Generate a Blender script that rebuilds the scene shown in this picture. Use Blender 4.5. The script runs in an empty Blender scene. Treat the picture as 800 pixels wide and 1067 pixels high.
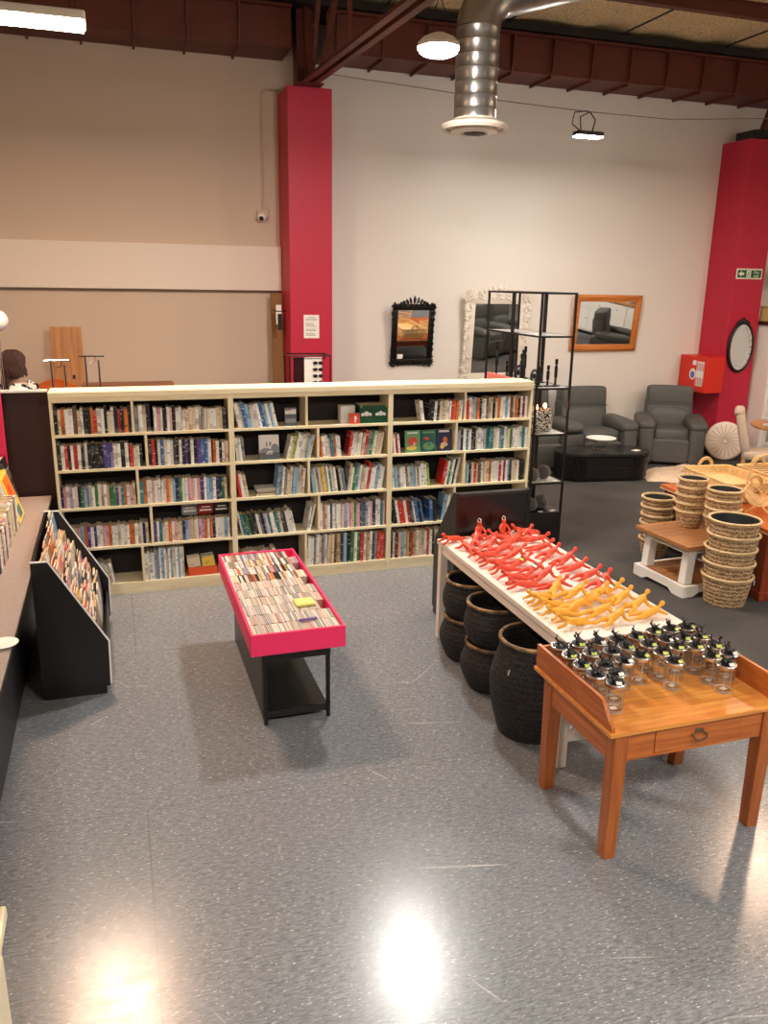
import bpy, bmesh, math, random
from mathutils import Vector, Matrix
RN = random.Random(11)
SC = bpy.context.scene
COL = SC.collection
PI = math.pi

# ------------------------------------------------------------------ colour + materials
def lin(c):
    return tuple((v/255/12.92 if v/255 <= .04045 else ((v/255+.055)/1.055)**2.4) for v in c) + (1,)
MATS = {}
def mat(name, rgb, rough=.6, metal=0., noise=0., scale=8., stretch=(1, 1, 1), rgb2=None, bump=0., bscale=60., spec=.5, coat=0.):
    """plain or mottled principled material; rgb are 0-255 display values"""
    if name in MATS: return MATS[name]
    m = bpy.data.materials.new(name); m.use_nodes = True
    nt = m.node_tree; b = nt.nodes['Principled BSDF']
    b.inputs['Roughness'].default_value = rough; b.inputs['Metallic'].default_value = metal
    b.inputs['Specular IOR Level'].default_value = spec
    b.inputs['Coat Weight'].default_value = coat
    b.inputs['Base Color'].default_value = lin(rgb)
    if noise or bump:
        tc = nt.nodes.new('ShaderNodeTexCoord'); mp = nt.nodes.new('ShaderNodeMapping')
        mp.inputs['Scale'].default_value = stretch
        nt.links.new(tc.outputs['Object'], mp.inputs['Vector'])
    if noise:
        n = nt.nodes.new('ShaderNodeTexNoise'); n.inputs['Scale'].default_value = scale; n.inputs['Detail'].default_value = 6
        nt.links.new(mp.outputs['Vector'], n.inputs['Vector'])
        mx = nt.nodes.new('ShaderNodeMix'); mx.data_type = 'RGBA'
        mx.inputs['A'].default_value = lin(rgb)
        mx.inputs['B'].default_value = lin(rgb2 or tuple(max(0, v*.6) for v in rgb))
        rp = nt.nodes.new('ShaderNodeMapRange'); rp.inputs['From Min'].default_value = .35; rp.inputs['From Max'].default_value = .65
        rp.inputs['To Max'].default_value = noise
        nt.links.new(n.outputs['Fac'], rp.inputs['Value']); nt.links.new(rp.outputs['Result'], mx.inputs['Factor'])
        nt.links.new(mx.outputs['Result'], b.inputs['Base Color'])
    if bump:
        n2 = nt.nodes.new('ShaderNodeTexNoise'); n2.inputs['Scale'].default_value = bscale; n2.inputs['Detail'].default_value = 4
        nt.links.new(mp.outputs['Vector'], n2.inputs['Vector'])
        bp = nt.nodes.new('ShaderNodeBump'); bp.inputs['Strength'].default_value = bump; bp.inputs['Distance'].default_value = .01
        nt.links.new(n2.outputs['Fac'], bp.inputs['Height']); nt.links.new(bp.outputs['Normal'], b.inputs['Normal'])
    MATS[name] = m
    return m
def emis(name, rgb, strength):
    m = bpy.data.materials.new(name); m.use_nodes = True; nt = m.node_tree
    b = nt.nodes['Principled BSDF']; b.inputs['Base Color'].default_value = lin(rgb)
    b.inputs['Emission Color'].default_value = lin(rgb); b.inputs['Emission Strength'].default_value = strength
    MATS[name] = m; return m
def woven(name, rgb, rgb2, sc=60., ratio=3., rough=.75, bump=.7, dist=3.5):
    """basket weave: rows of plaited strands around a vertical form"""
    m = bpy.data.materials.new(name); m.use_nodes = True; nt = m.node_tree; b = nt.nodes['Principled BSDF']
    b.inputs['Roughness'].default_value = rough
    tc = nt.nodes.new('ShaderNodeTexCoord')
    w1 = nt.nodes.new('ShaderNodeTexWave'); w1.bands_direction = 'Z'; w1.inputs['Scale'].default_value = sc
    w1.inputs['Distortion'].default_value = dist; w1.inputs['Detail'].default_value = 2; w1.inputs['Detail Scale'].default_value = ratio
    nt.links.new(tc.outputs['Object'], w1.inputs['Vector'])
    n = nt.nodes.new('ShaderNodeTexNoise'); n.inputs['Scale'].default_value = sc*5; n.inputs['Detail'].default_value = 3
    nt.links.new(tc.outputs['Object'], n.inputs['Vector'])
    ad = nt.nodes.new('ShaderNodeMath'); ad.operation = 'MULTIPLY'
    nt.links.new(w1.outputs['Fac'], ad.inputs[0]); nt.links.new(n.outputs['Fac'], ad.inputs[1])
    rp = nt.nodes.new('ShaderNodeMapRange'); rp.inputs['From Min'].default_value = .02; rp.inputs['From Max'].default_value = .38
    nt.links.new(ad.outputs[0], rp.inputs['Value'])
    mx = nt.nodes.new('ShaderNodeMix'); mx.data_type = 'RGBA'; mx.inputs['A'].default_value = lin(rgb2); mx.inputs['B'].default_value = lin(rgb)
    nt.links.new(rp.outputs['Result'], mx.inputs['Factor']); nt.links.new(mx.outputs['Result'], b.inputs['Base Color'])
    bp = nt.nodes.new('ShaderNodeBump'); bp.inputs['Strength'].default_value = bump; bp.inputs['Distance'].default_value = .012
    nt.links.new(ad.outputs[0], bp.inputs['Height']); nt.links.new(bp.outputs['Normal'], b.inputs['Normal'])
    MATS[name] = m; return m
def wood(name, rgb, rgb2, axis='X', sc=3., rough=.4, coat=0.):
    st = {'X': (1, 14, 14), 'Y': (14, 1, 14), 'Z': (14, 14, 1)}[axis]
    return mat(name, rgb, rough, noise=.85, scale=sc, stretch=st, rgb2=rgb2, coat=coat)

# ------------------------------------------------------------------ mesh builder
class MB:
    def __init__(s): s.bm = bmesh.new(); s.mats = []
    def mi(s, m):
        if m not in s.mats: s.mats.append(m)
        return s.mats.index(m)
    def _tag(s, faces, m):
        i = s.mi(m)
        for f in faces: f.material_index = i
    def box(s, x0, x1, y0, y1, z0, z1, m, bev=0., M=None, seg=2):
        v = [s.bm.verts.new(p) for p in ((x0,y0,z0),(x1,y0,z0),(x1,y1,z0),(x0,y1,z0),(x0,y0,z1),(x1,y0,z1),(x1,y1,z1),(x0,y1,z1))]
        fs = [s.bm.faces.new([v[i] for i in q]) for q in ((3,2,1,0),(4,5,6,7),(0,1,5,4),(1,2,6,5),(2,3,7,6),(3,0,4,7))]
        s._tag(fs, m); vs = v
        if bev:
            es = list({e for f in fs for e in f.edges})
            r = bmesh.ops.bevel(s.bm, geom=es, offset=bev, segments=seg, profile=.5, affect='EDGES', clamp_overlap=True)
            s._tag(r['faces'], m)
            vs = list({w for f in r['faces'] for w in f.verts} | {w for w in v if w.is_valid})
            vs = [w for w in vs if w.is_valid]
        if M is not None: bmesh.ops.transform(s.bm, matrix=M, verts=vs)
        return vs
    def prism(s, poly, ax, a0, a1, m):
        """poly of 2-D points extruded along axis ax ('x': (y,z), 'y': (x,z), 'z': (x,y))"""
        def P(p, a): return (a, p[0], p[1]) if ax == 'x' else (p[0], a, p[1]) if ax == 'y' else (p[0], p[1], a)
        A = [s.bm.verts.new(P(p, a0)) for p in poly]; B = [s.bm.verts.new(P(p, a1)) for p in poly]
        n = len(poly); fs = [s.bm.faces.new(A), s.bm.faces.new(B[::-1])]
        for i in range(n): fs.append(s.bm.faces.new((A[(i+1) % n], A[i], B[i], B[(i+1) % n])))
        s._tag(fs, m); bmesh.ops.recalc_face_normals(s.bm, faces=fs); return A+B
    def lathe(s, prof, m, n=24, c=(0, 0, 0), sx=1., sy=1.):
        rings = []
        for r, z in prof:
            if r < 1e-6: rings.append([s.bm.verts.new((c[0], c[1], c[2]+z))])
            else: rings.append([s.bm.verts.new((c[0]+r*sx*math.cos(2*PI*k/n), c[1]+r*sy*math.sin(2*PI*k/n), c[2]+z)) for k in range(n)])
        fs = []
        for a, b in zip(rings, rings[1:]):
            for k in range(n):
                k2 = (k+1) % n
                if len(a) == 1 and len(b) == 1: continue
                if len(a) == 1: fs.append(s.bm.faces.new((a[0], b[k2], b[k])))
                elif len(b) == 1: fs.append(s.bm.faces.new((a[k], a[k2], b[0])))
                else: fs.append(s.bm.faces.new((a[k], a[k2], b[k2], b[k])))
        s._tag(fs, m); return [v for r in rings for v in r]
    def tube(s, pts, r, m, n=6, closed=False, caps=True):
        pts = [Vector(p) for p in pts]; N = len(pts); rr = r if isinstance(r, (list, tuple)) else [r]*N
        rings = []; u = None
        for i, p in enumerate(pts):
            a = pts[(i-1) % N] if (closed or i > 0) else p; b = pts[(i+1) % N] if (closed or i < N-1) else p
            t = (b-a).normalized() if (b-a).length > 1e-9 else Vector((0, 0, 1))
            if u is None:
                u = t.orthogonal().normalized()
            u = (u-t*u.dot(t)); u = u.normalized() if u.length > 1e-6 else t.orthogonal().normalized()
            w = t.cross(u)
            rings.append([s.bm.verts.new(p+(u*math.cos(2*PI*k/n)+w*math.sin(2*PI*k/n))*rr[i]) for k in range(n)])
        fs = []
        for i in range(N if closed else N-1):
            A, B = rings[i], rings[(i+1) % N]; off = 0
            if closed and i == N-1:
                off = min(range(n), key=lambda o: (A[0].co-B[o].co).length)
            for k in range(n): fs.append(s.bm.faces.new((A[k], A[(k+1) % n], B[(k+1+off) % n], B[(k+off) % n])))
        if caps and not closed: fs += [s.bm.faces.new(rings[0][::-1]), s.bm.faces.new(rings[-1])]
        s._tag(fs, m); return [v for q in rings for v in q]
    def sell(s, c, h, m, e=.35, e2=None, nu=24, nv=14, M=None):
        """superellipsoid cushion: centre c, half sizes h, squareness e (1 = ellipsoid)"""
        e2 = e2 or e
        pw = lambda v, q: math.copysign(abs(v)**q, v)
        prof = [-PI/2+PI*j/nv for j in range(nv+1)]; rings = []
        for j, b in enumerate(prof):
            if j in (0, nv): rings.append([s.bm.verts.new((0, 0, h[2]*(-1 if j == 0 else 1)))])
            else:
                rings.append([s.bm.verts.new((h[0]*pw(math.cos(b), e2)*pw(math.cos(2*PI*k/nu), e), h[1]*pw(math.cos(b), e2)*pw(math.sin(2*PI*k/nu), e), h[2]*pw(math.sin(b), e2))) for k in range(nu)])
        fs = []
        for A, B in zip(rings, rings[1:]):
            for k in range(nu):
                k2 = (k+1) % nu
                if len(A) == 1: fs.append(s.bm.faces.new((A[0], B[k2], B[k])))
                elif len(B) == 1: fs.append(s.bm.faces.new((A[k], A[k2], B[0])))
                else: fs.append(s.bm.faces.new((A[k], A[k2], B[k2], B[k])))
        s._tag(fs, m); vs = [v for r in rings for v in r]
        T = Matrix.Translation(c) @ (M if M is not None else Matrix())
        bmesh.ops.transform(s.bm, matrix=T, verts=vs); return vs
    def face(s, pts, m):
        f = s.bm.faces.new([s.bm.verts.new(p) for p in pts]); s._tag([f], m)
    def build(s, name, parent=None, smooth=0, loc=None, rz=0.):
        me = bpy.data.meshes.new(name); s.bm.normal_update(); s.bm.to_mesh(me); s.bm.free()
        for m in s.mats: me.materials.append(m)
        if smooth:
            me.polygons.foreach_set('use_smooth', [True]*len(me.polygons)); me.set_sharp_from_angle(angle=math.radians(smooth))
        o = bpy.data.objects.new(name, me); COL.objects.link(o)
        if parent is not None: o.parent = parent
        if loc is not None: o.location = loc
        if rz: o.rotation_euler.z = rz
        return o
def tag(o, label, cat, group=None, kind=None):
    o['label'] = label; o['category'] = cat
    if group: o['group'] = group
    if kind: o['kind'] = kind
    return o
def thing(name, label, cat, loc=(0, 0, 0), rz=0., group=None):
    o = bpy.data.objects.new(name, None); COL.objects.link(o); o.empty_display_size = .1
    o.location = loc; o.rotation_euler = (0, 0, rz); return tag(o, label, cat, group)
def struct(o):
    o['kind'] = 'structure'; return o
def dup(root, loc=None, rz=None, label=None, parent=None):
    c = root.copy(); COL.objects.link(c)
    if parent is not None: c.parent = parent
    if loc is not None: c.location = loc
    if rz is not None: c.rotation_euler.z = rz
    if label: c['label'] = label
    for ch in list(root.children): dup(ch, parent=c)
    return c
def inst(me, name, loc, rot=(0, 0, 0), scale=(1, 1, 1), parent=None):
    o = bpy.data.objects.new(name, me); COL.objects.link(o); o.location = loc; o.rotation_euler = rot; o.scale = scale
    if parent is not None: o.parent = parent
    return o
def skin_mesh(name, V, E, m, sub=2, root=0):
    """V: list of (x,y,z,r); one continuous body grown over the skeleton edges"""
    me = bpy.data.meshes.new(name+'_skeleton'); me.from_pydata([v[:3] for v in V], E, [])
    o = bpy.data.objects.new(name+'_skeleton', me); COL.objects.link(o)
    sk = o.modifiers.new('Skin', 'SKIN'); sk.use_smooth_shade = True
    lay = me.skin_vertices[0].data if me.skin_vertices else None
    if lay is None:
        bm = bmesh.new(); bm.from_mesh(me); bm.verts.layers.skin.verify(); bm.to_mesh(me); bm.free(); lay = me.skin_vertices[0].data
    for i, v in enumerate(V):
        r = v[3]; lay[i].radius = (r, r) if not isinstance(r, tuple) else r; lay[i].use_root = (i == root)
    ss = o.modifiers.new('Sub', 'SUBSURF'); ss.levels = sub; ss.render_levels = sub
    bpy.context.view_layer.update()
    dg = bpy.context.evaluated_depsgraph_get()
    out = bpy.data.meshes.new_from_object(o.evaluated_get(dg)); out.name = name
    bpy.data.objects.remove(o); bpy.data.meshes.remove(me)
    out.materials.clear(); out.materials.append(m)
    out.polygons.foreach_set('use_smooth', [True]*len(out.polygons))
    return out
def text_mesh(s, size, m, ext=.0008, align='CENTER'):
    cu = bpy.data.curves.new('lettering', 'FONT'); cu.body = s; cu.size = size; cu.extrude = ext; cu.align_x = align; cu.align_y = 'CENTER'
    o = bpy.data.objects.new('lettering', cu); COL.objects.link(o); bpy.context.view_layer.update()
    me = bpy.data.meshes.new_from_object(o.evaluated_get(bpy.context.evaluated_depsgraph_get()))
    bpy.data.objects.remove(o); bpy.data.curves.remove(cu)
    me.materials.clear(); me.materials.append(m); return me
ONES = ['', 'first', 'second', 'third', 'fourth', 'fifth', 'sixth', 'seventh', 'eighth', 'ninth', 'tenth', 'eleventh', 'twelfth', 'thirteenth', 'fourteenth', 'fifteenth', 'sixteenth', 'seventeenth', 'eighteenth', 'nineteenth']
TENS = {2: ('twentieth', 'twenty'), 3: ('thirtieth', 'thirty'), 4: ('fortieth', 'forty'), 5: ('fiftieth', 'fifty'), 6: ('sixtieth', 'sixty')}
def ordw(n):
    if n < 20: return ONES[n]
    t, u = divmod(n, 10)
    return TENS[t][0] if u == 0 else TENS[t][1]+'-'+ONES[u]
def Rx(a): return Matrix.Rotation(a, 4, 'X')
def Ry(a): return Matrix.Rotation(a, 4, 'Y')
def Rz(a): return Matrix.Rotation(a, 4, 'Z')
def T(*p): return Matrix.Translation(p)

# ------------------------------------------------------------------ camera (a phone held up on the stairs, level 2.55 m)
cd = bpy.data.cameras.new('camera'); cam = bpy.data.objects.new('camera', cd); COL.objects.link(cam)
rt = Vector((0.95112376, -0.3084002, 0.01590334)); dn = Vector((-0.06883471, -0.26193022, -0.96262887)); fw = Vector((0.3010405, 0.91448448, -0.2703567))
cam.matrix_world = Matrix(((rt.x, -dn.x, -fw.x, 0), (rt.y, -dn.y, -fw.y, 0), (rt.z, -dn.z, -fw.z, 2.55), (0, 0, 0, 1)))
cd.sensor_width = 36; cd.lens = 850/1067*36; cd.clip_start = .05
SC.camera = cam
SC.cycles.transparent_max_bounces = 32
SC.cycles.sample_clamp_indirect = 6.0
vs = SC.view_settings
vs.view_transform = 'Standard'; vs.look = 'None'; vs.gamma = 1; vs.use_curve_mapping = False; vs.exposure = 0.66

# ------------------------------------------------------------------ common materials
M_black = mat('black_laminate', (22, 21, 22), .35)
M_blackmetal = mat('black_metal', (18, 18, 18), .4, spec=.4)
M_pine = wood('pale_pine', (248, 234, 198), (240, 220, 174), 'X', 4, .5)
M_pinev = wood('pale_pine_upright', (248, 234, 198), (240, 220, 174), 'Z', 4, .5)
M_white = mat('white_paint', (240, 236, 228), .45)
M_chrome = mat('chrome', (215, 215, 215), .12, 1.)
M_paper = mat('paper_white', (240, 236, 226), .8)
M_rust = mat('red_oxide_steel', (98, 42, 26), .55, noise=.5, scale=3, rgb2=(76, 30, 18))
M_crimson = mat('crimson_paint', (190, 26, 58), .5)
M_mirror = mat('mirror_glass', (225, 228, 228), .015, 1.)
M_gold = mat('brass', (190, 150, 80), .3, 1.)
def thin_glass(name, tint=(250, 252, 252), gloss=.12):
    m = bpy.data.materials.new(name); m.use_nodes = True; nt = m.node_tree
    for n in list(nt.nodes): nt.nodes.remove(n)
    out = nt.nodes.new('ShaderNodeOutputMaterial'); mx = nt.nodes.new('ShaderNodeMixShader')
    tr = nt.nodes.new('ShaderNodeBsdfTransparent'); tr.inputs['Color'].default_value = lin(tint)
    gl = nt.nodes.new('ShaderNodeBsdfGlossy'); gl.inputs['Roughness'].default_value = .03
    lw = nt.nodes.new('ShaderNodeLayerWeight'); lw.inputs['Blend'].default_value = .5
    pw = nt.nodes.new('ShaderNodeMath'); pw.operation = 'POWER'; pw.inputs[1].default_value = 2.2; ml = nt.nodes.new('ShaderNodeMath'); ml.operation = 'MULTIPLY_ADD'; ml.inputs[1].default_value = .75; ml.inputs[2].default_value = .03
    nt.links.new(lw.outputs['Facing'], pw.inputs[0]); nt.links.new(pw.outputs[0], ml.inputs[0])
    nt.links.new(ml.outputs[0], mx.inputs['Fac']); nt.links.new(tr.outputs[0], mx.inputs[1]); nt.links.new(gl.outputs[0], mx.inputs[2])
    nt.links.new(mx.outputs[0], out.inputs['Surface']); MATS[name] = m; return m
M_glass = thin_glass('clear_glass')
# ------------------------------------------------------------------ room shell
def floor_material():
    m = bpy.data.materials.new('grey_vinyl'); m.use_nodes = True; nt = m.node_tree; b = nt.nodes['Principled BSDF']; L = nt.links.new
    tc = nt.nodes.new('ShaderNodeTexCoord')
    def mapping(sc):
        mp = nt.nodes.new('ShaderNodeMapping'); mp.inputs['Scale'].default_value = sc; mp.inputs['Rotation'].default_value = (0, 0, .1)
        L(tc.outputs['Object'], mp.inputs['Vector']); return mp
    def noise(mp, sc, det=4, r=.55):
        n = nt.nodes.new('ShaderNodeTexNoise'); n.inputs['Scale'].default_value = sc; n.inputs['Detail'].default_value = det; n.inputs['Roughness'].default_value = r
        L(mp.outputs['Vector'], n.inputs['Vector']); return n
    def rng(src, a, c, lo=0., hi=1.):
        r = nt.nodes.new('ShaderNodeMapRange'); r.inputs['From Min'].default_value = a; r.inputs['From Max'].default_value = c
        r.inputs['To Min'].default_value = lo; r.inputs['To Max'].default_value = hi; L(src, r.inputs['Value']); return r.outputs['Result']
    def mix(fac, A, B):
        x = nt.nodes.new('ShaderNodeMix'); x.data_type = 'RGBA'; L(fac, x.inputs['Factor'])
        if isinstance(A, tuple): x.inputs['A'].default_value = A
        else: L(A, x.inputs['A'])
        x.inputs['B'].default_value = B; return x.outputs['Result']
    st = mapping((1, 4.2, 1))
    base = mix(rng(noise(st, 24, 6, .8).outputs['Fac'], .36, .64), lin((94, 97, 102)), lin((154, 157, 161)))
    base = mix(rng(noise(mapping((1, 1, 1)), .8, 3).outputs['Fac'], .4, .7, 0, .35), base, lin((112, 118, 126)))
    base = mix(rng(noise(mapping((1, 3.2, 1)), 40, 1).outputs['Fac'], .675, .71, 0, .9), base, lin((212, 210, 204)))
    base = mix(rng(noise(st, 60, 2).outputs['Fac'], .64, .70, 0, .6), base, lin((78, 82, 88)))
    # pale scuffs: long thin scratches in two directions, only inside worn patches
    for rz_, lo, sc_ in ((.25, .735, (1.1, 42, 1)), (-.75, .745, (1.4, 46, 1)), (1.05, .745, (1.3, 40, 1))):
        mp = nt.nodes.new('ShaderNodeMapping'); mp.inputs['Scale'].default_value = sc_
        mr = nt.nodes.new('ShaderNodeMapping'); mr.inputs['Rotation'].default_value = (0, 0, rz_)
        L(tc.outputs['Object'], mr.inputs['Vector']); L(mr.outputs['Vector'], mp.inputs['Vector'])
        pm = nt.nodes.new('ShaderNodeMath'); pm.operation = 'MULTIPLY'
        L(rng(noise(mp, 1., 1).outputs['Fac'], lo, lo+.03, 0, .7), pm.inputs[0]); L(rng(noise(mapping((1, 1, 1)), 1.6+rz_, 2).outputs['Fac'], .48, .62), pm.inputs[1])
        base = mix(pm.outputs[0], base, lin((214, 212, 206)))
    # sheet seams
    bk = nt.nodes.new('ShaderNodeTexBrick'); bk.inputs['Scale'].default_value = 1.; bk.inputs['Brick Width'].default_value = 6.; bk.inputs['Row Height'].default_value = 1.85; bk.offset = .5
    bk.inputs['Mortar Size'].default_value = .003; bk.inputs['Color1'].default_value = bk.inputs['Color2'].default_value = (0, 0, 0, 1); bk.inputs['Mortar'].default_value = (.5, .5, .5, 1)
    L(tc.outputs['Object'], bk.inputs['Vector'])
    base = mix(bk.outputs['Color'], base, lin((84, 88, 92)))
    L(base, b.inputs['Base Color'])
    L(rng(noise(st, 9, 4).outputs['Fac'], .3, .7, .17, .27), b.inputs['Roughness'])
    b.inputs['Specular IOR Level'].default_value = .5
    bp = nt.nodes.new('ShaderNodeBump'); bp.inputs['Strength'].default_value = .08; bp.inputs['Distance'].default_value = .004
    L(noise(st, 40, 3).outputs['Fac'], bp.inputs['Height']); L(bp.outputs['Normal'], b.inputs['Normal'])
    return m
M_vinyl = floor_material()
M_carpet = mat('charcoal_carpet', (88, 84, 81), .95, noise=.8, scale=1.6, rgb2=(68, 66, 64), bump=.9, bscale=260)
M_wallw = mat('off_white_wall', (226, 218, 208), .75, bump=.04, bscale=30)
M_walltint = mat('lamp_tinted_wall', (208, 188, 168), .8, bump=.04, bscale=30)  # wall colour browned to carry the warm, dimmer lamplight on the left
M_foil = mat('foil_insulation', (255, 236, 190), .45, .0, noise=.9, scale=22, rgb2=(232, 204, 148), bump=1.0, bscale=40)
nt = M_foil.node_tree; bs = nt.nodes['Principled BSDF']; tc = nt.nodes.new('ShaderNodeTexCoord'); vo = nt.nodes.new('ShaderNodeTexVoronoi'); vo.feature = 'DISTANCE_TO_EDGE'; vo.inputs['Scale'].default_value = 26
nt.links.new(tc.outputs['Object'], vo.inputs['Vector']); mr = nt.nodes.new('ShaderNodeMapRange'); mr.inputs['From Min'].default_value = .03; mr.inputs['From Max'].default_value = .09; mr.inputs['To Min'].default_value = .5; mr.inputs['To Max'].default_value = 0
nt.links.new(vo.outputs['Distance'], mr.inputs['Value']); mx = nt.nodes.new('ShaderNodeMix'); mx.data_type = 'RGBA'; mx.inputs['B'].default_value = lin((120, 92, 58)); nt.links.new(bs.inputs['Base Color'].links[0].from_socket, mx.inputs['A']); nt.links.new(mr.outputs['Result'], mx.inputs['Factor']); nt.links.new(mx.outputs['Result'], bs.inputs['Base Color'])   # wire netting under the blanket
X0, X1, YF, YB, ZC = -6.0, 13.0, -7.0, 11.0, 5.80
b = MB(); b.box(X0, X1, YF, YB, -.1, 0, M_vinyl); struct(b.build('floor'))
b = MB(); b.prism([(2.98, 3.62), (X1, 3.62), (X1, YB), (X0, YB), (X0, 7.15), (2.98, 7.15)], 'z', .0005, .005, M_carpet); struct(b.build('floor'))
b = MB(); b.box(X0, 2.40, YB, YB+.2, 0, ZC, M_walltint); struct(b.build('wall_back'))
b = MB(); b.box(2.40, X1, YB, YB+.2, 0, ZC, M_wallw); struct(b.build('wall_back'))
b = MB(); b.box(X0-.2, X0, YF, YB+.2, 0, ZC, M_walltint); struct(b.build('wall_left'))
b = MB(); b.box(X1, X1+.2, YF, YB+.2, 0, ZC, M_wallw); struct(b.build('wall_right'))
b = MB(); b.box(X0-.2, X1+.2, YF-.2, YF, 0, ZC, M_wallw); struct(b.build('wall_front'))
# ceiling: foil blanket sagging between wires
b = MB(); bm = b.bm; nx, ny = 76, 72; g = []
for j in range(ny+1):
    row = []
    for i in range(nx+1):
        x = X0+(X1-X0)*i/nx; y = YF+(YB-YF)*j/ny
        z = ZC-.06*abs(math.sin(x*PI/.9))*abs(math.sin(y*PI/1.9))-.035*RN.random()
        row.append(bm.verts.new((x, y, z)))
    g.append(row)
fs = [bm.faces.new((g[j][i], g[j+1][i], g[j+1][i+1], g[j][i+1])) for j in range(ny) for i in range(nx)]
b._tag(fs, M_foil); b.box(X0, X1, YF, YB, ZC+.02, ZC+.1, M_foil); struct(b.build('ceiling', smooth=60))
# beige bulkhead boxed along the back wall
b = MB(); b.box(X0, 2.135, 10.90, YB, 2.43, 2.975, mat('bulkhead_paint', (232, 218, 204), .7), .004); struct(b.build('trim_1'))
b = MB(); b.box(X0, 2.135, 10.985, YB, 2.405, 2.43, mat('bulkhead_shadow_line', (190, 168, 150), .7)); struct(b.build('trim_2'))  # thin darker strip painted in as the shadow line under the bulkhead
b = MB(); b.box(X0, X1, 10.27, YB, 5.60, 5.69, M_black); struct(b.build('trim_3'))  # black strip stands in for the shaded gap between girder and foil
b = MB()
b.box(2.69, 8.83, 10.985, YB, 0, .10, M_black); struct(b.build('baseboard_back'))

# ------------------------------------------------------------------ steelwork overhead
def girder(x0, x1, label):
    t = thing('steel_girder', label, 'beam', ((x0+x1)/2, 10.62, 5.15), group=None); o = Vector(t.location)
    w = MB(); w.box(x0-o.x, x1-o.x, -.22, -.20, .02, .42, M_rust); w.build('web', t)
    f = MB(); f.box(x0-o.x, x1-o.x, -.24, .375, 0, .02, M_rust); f.build('bottom_flange', t)
    f = MB(); f.box(x0-o.x, x1-o.x, -.30, .10, .41, .44, M_rust); f.build('top_flange', t)
    k = math.ceil((x0-.455)/.571)
    while .455+.571*k < x1-.05:
        x = .455+.571*k-o.x; q = MB()
        q.prism([(-.29, .41), (-.22, .41), (-.22, 0), (.37, 0), (.37, -.035), (-.22, -.035), (-.26, .05)], 'x', x-.012, x+.012, M_rust)
        q.build('stiffener', t); k += 1
    return t
girder(X0+.01, 2.2, 'long red-brown steel girder above the warm-lit wall, left of the crimson column')
girder(2.62, X1-.01, 'long red-brown steel girder above the white wall, right of the crimson column')
for i, (y, z, lb) in enumerate(((8.7, 5.52, 'red-brown ceiling purlin nearest the back wall, under foil insulation'), (6.6, 5.52, 'red-brown ceiling purlin above the hanging lamps'), (4.2, 5.52, 'red-brown ceiling purlin over the middle of the floor'))):
    b = MB(); z0 = z; b.box(X0, X1, y-.05, y+.05, z0, z0+.012, M_rust); b.box(X0, X1, y-.008, y+.008, z0+.012, z0+.15, M_rust); b.box(X0, X1, y-.05, y+.05, z0+.15, z0+.16, M_rust)
    tag(b.build('ceiling_purlin'), lb, 'beam', 'ceiling purlins')
# foil seams wires
M_wire = mat('dark_wire', (30, 26, 22), .6)
for i, x in enumerate((3.3, 4.9, 6.5, 8.1, 9.7)):
    b = MB(); b.tube([(x, YF+.1, 5.68), (x, 5, 5.685), (x, 10.9, 5.68)], .012, M_wire, 5)
    tag(b.build('foil_strap'), '%s dark strap under the foil ceiling counted from the duct rightwards' % ordw(i+1), 'strap', 'foil straps')
# truss bottom chord: two angles running from the crimson column towards the camera
t = thing('roof_truss', 'red-brown steel truss landing on top of the middle crimson column', 'beam', (2.38, 10.4, 4.775))
for s in (-1, 1):
    q = MB(); 
    q.prism([(0, 0), (-9.2, -.42), (-9.2, -.34), (0, .08)], 'x', s*.035-.006, s*.035+.006, M_rust)
    q.prism([(0, 0), (-9.2, -.42), (-9.2, -.411), (0, .009)], 'x', min(s*.035, s*.10), max(s*.035, s*.10), M_rust); q.build('chord', t)
for (y0, y1, z1, w) in ((-.1, .05, .98, .05), (-.25, -.7, 1.0, .035), (-.7, -1.8, .98, .035), (-1.9, -1.8, .98, .03)):
    q = MB(); q.tube([(0, y0, .03+y0*.045), (0, y1, z1)], w, M_rust, 4); q.build('web_member', t)
q = MB(); q.box(-.10, .10, .10, .30, 0, .98, M_rust); q.build('stanchion', t)
q = MB(); q.box(-.16, .16, -.2, .2, -.012, .0, M_rust); q.box(-.02, .02, -.15, .15, 0, .2, M_rust); q.build('bearing_plate', t)
t = thing('roof_brace', 'dark steel brace rising from the right-hand crimson column', 'beam', (9.1, 10.5, 4.66))
q = MB(); q.tube([(0, 0, 0), (.28, -.1, 1.08)], .07, M_rust, 4); q.build('strut', t)
q = MB(); q.box(-.2, .25, -.09, .3, -.03, .08, M_black); q.build('foot_plate', t)

# ------------------------------------------------------------------ crimson boxed columns
def column(x0, x1, top, label):
    t = thing('boxed_column', label, 'column', ((x0+x1)/2, 10.7, 0)); w = (x1-x0)/2
    q = MB(); q.box(-w, w, -.30, .299, .006, top, M_crimson, .006); q.build('casing', t)
    q = MB(); q.box(-w-.008, w+.008, -.308, .299, .0055, .10, M_black); q.build('skirting', t)
    return t
column(2.14, 2.685, 4.765, 'crimson boxed column carrying a paper notice, between warm-lit and white walls')
cR = column(8.84, 9.395, 4.62, 'crimson boxed column carrying the fire exit sign and oval mirror')
q = MB(); q.tube([(8.838, 10.95, 1.83), (8.838, 10.55, 1.80), (8.838, 10.5, 1.7), (8.838, 10.5, 1.53)], .008, M_crimson, 6)
q.build('pipe', cR).matrix_parent_inverse = Matrix.Translation((-cR.location.x, -cR.location.y, 0))

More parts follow.
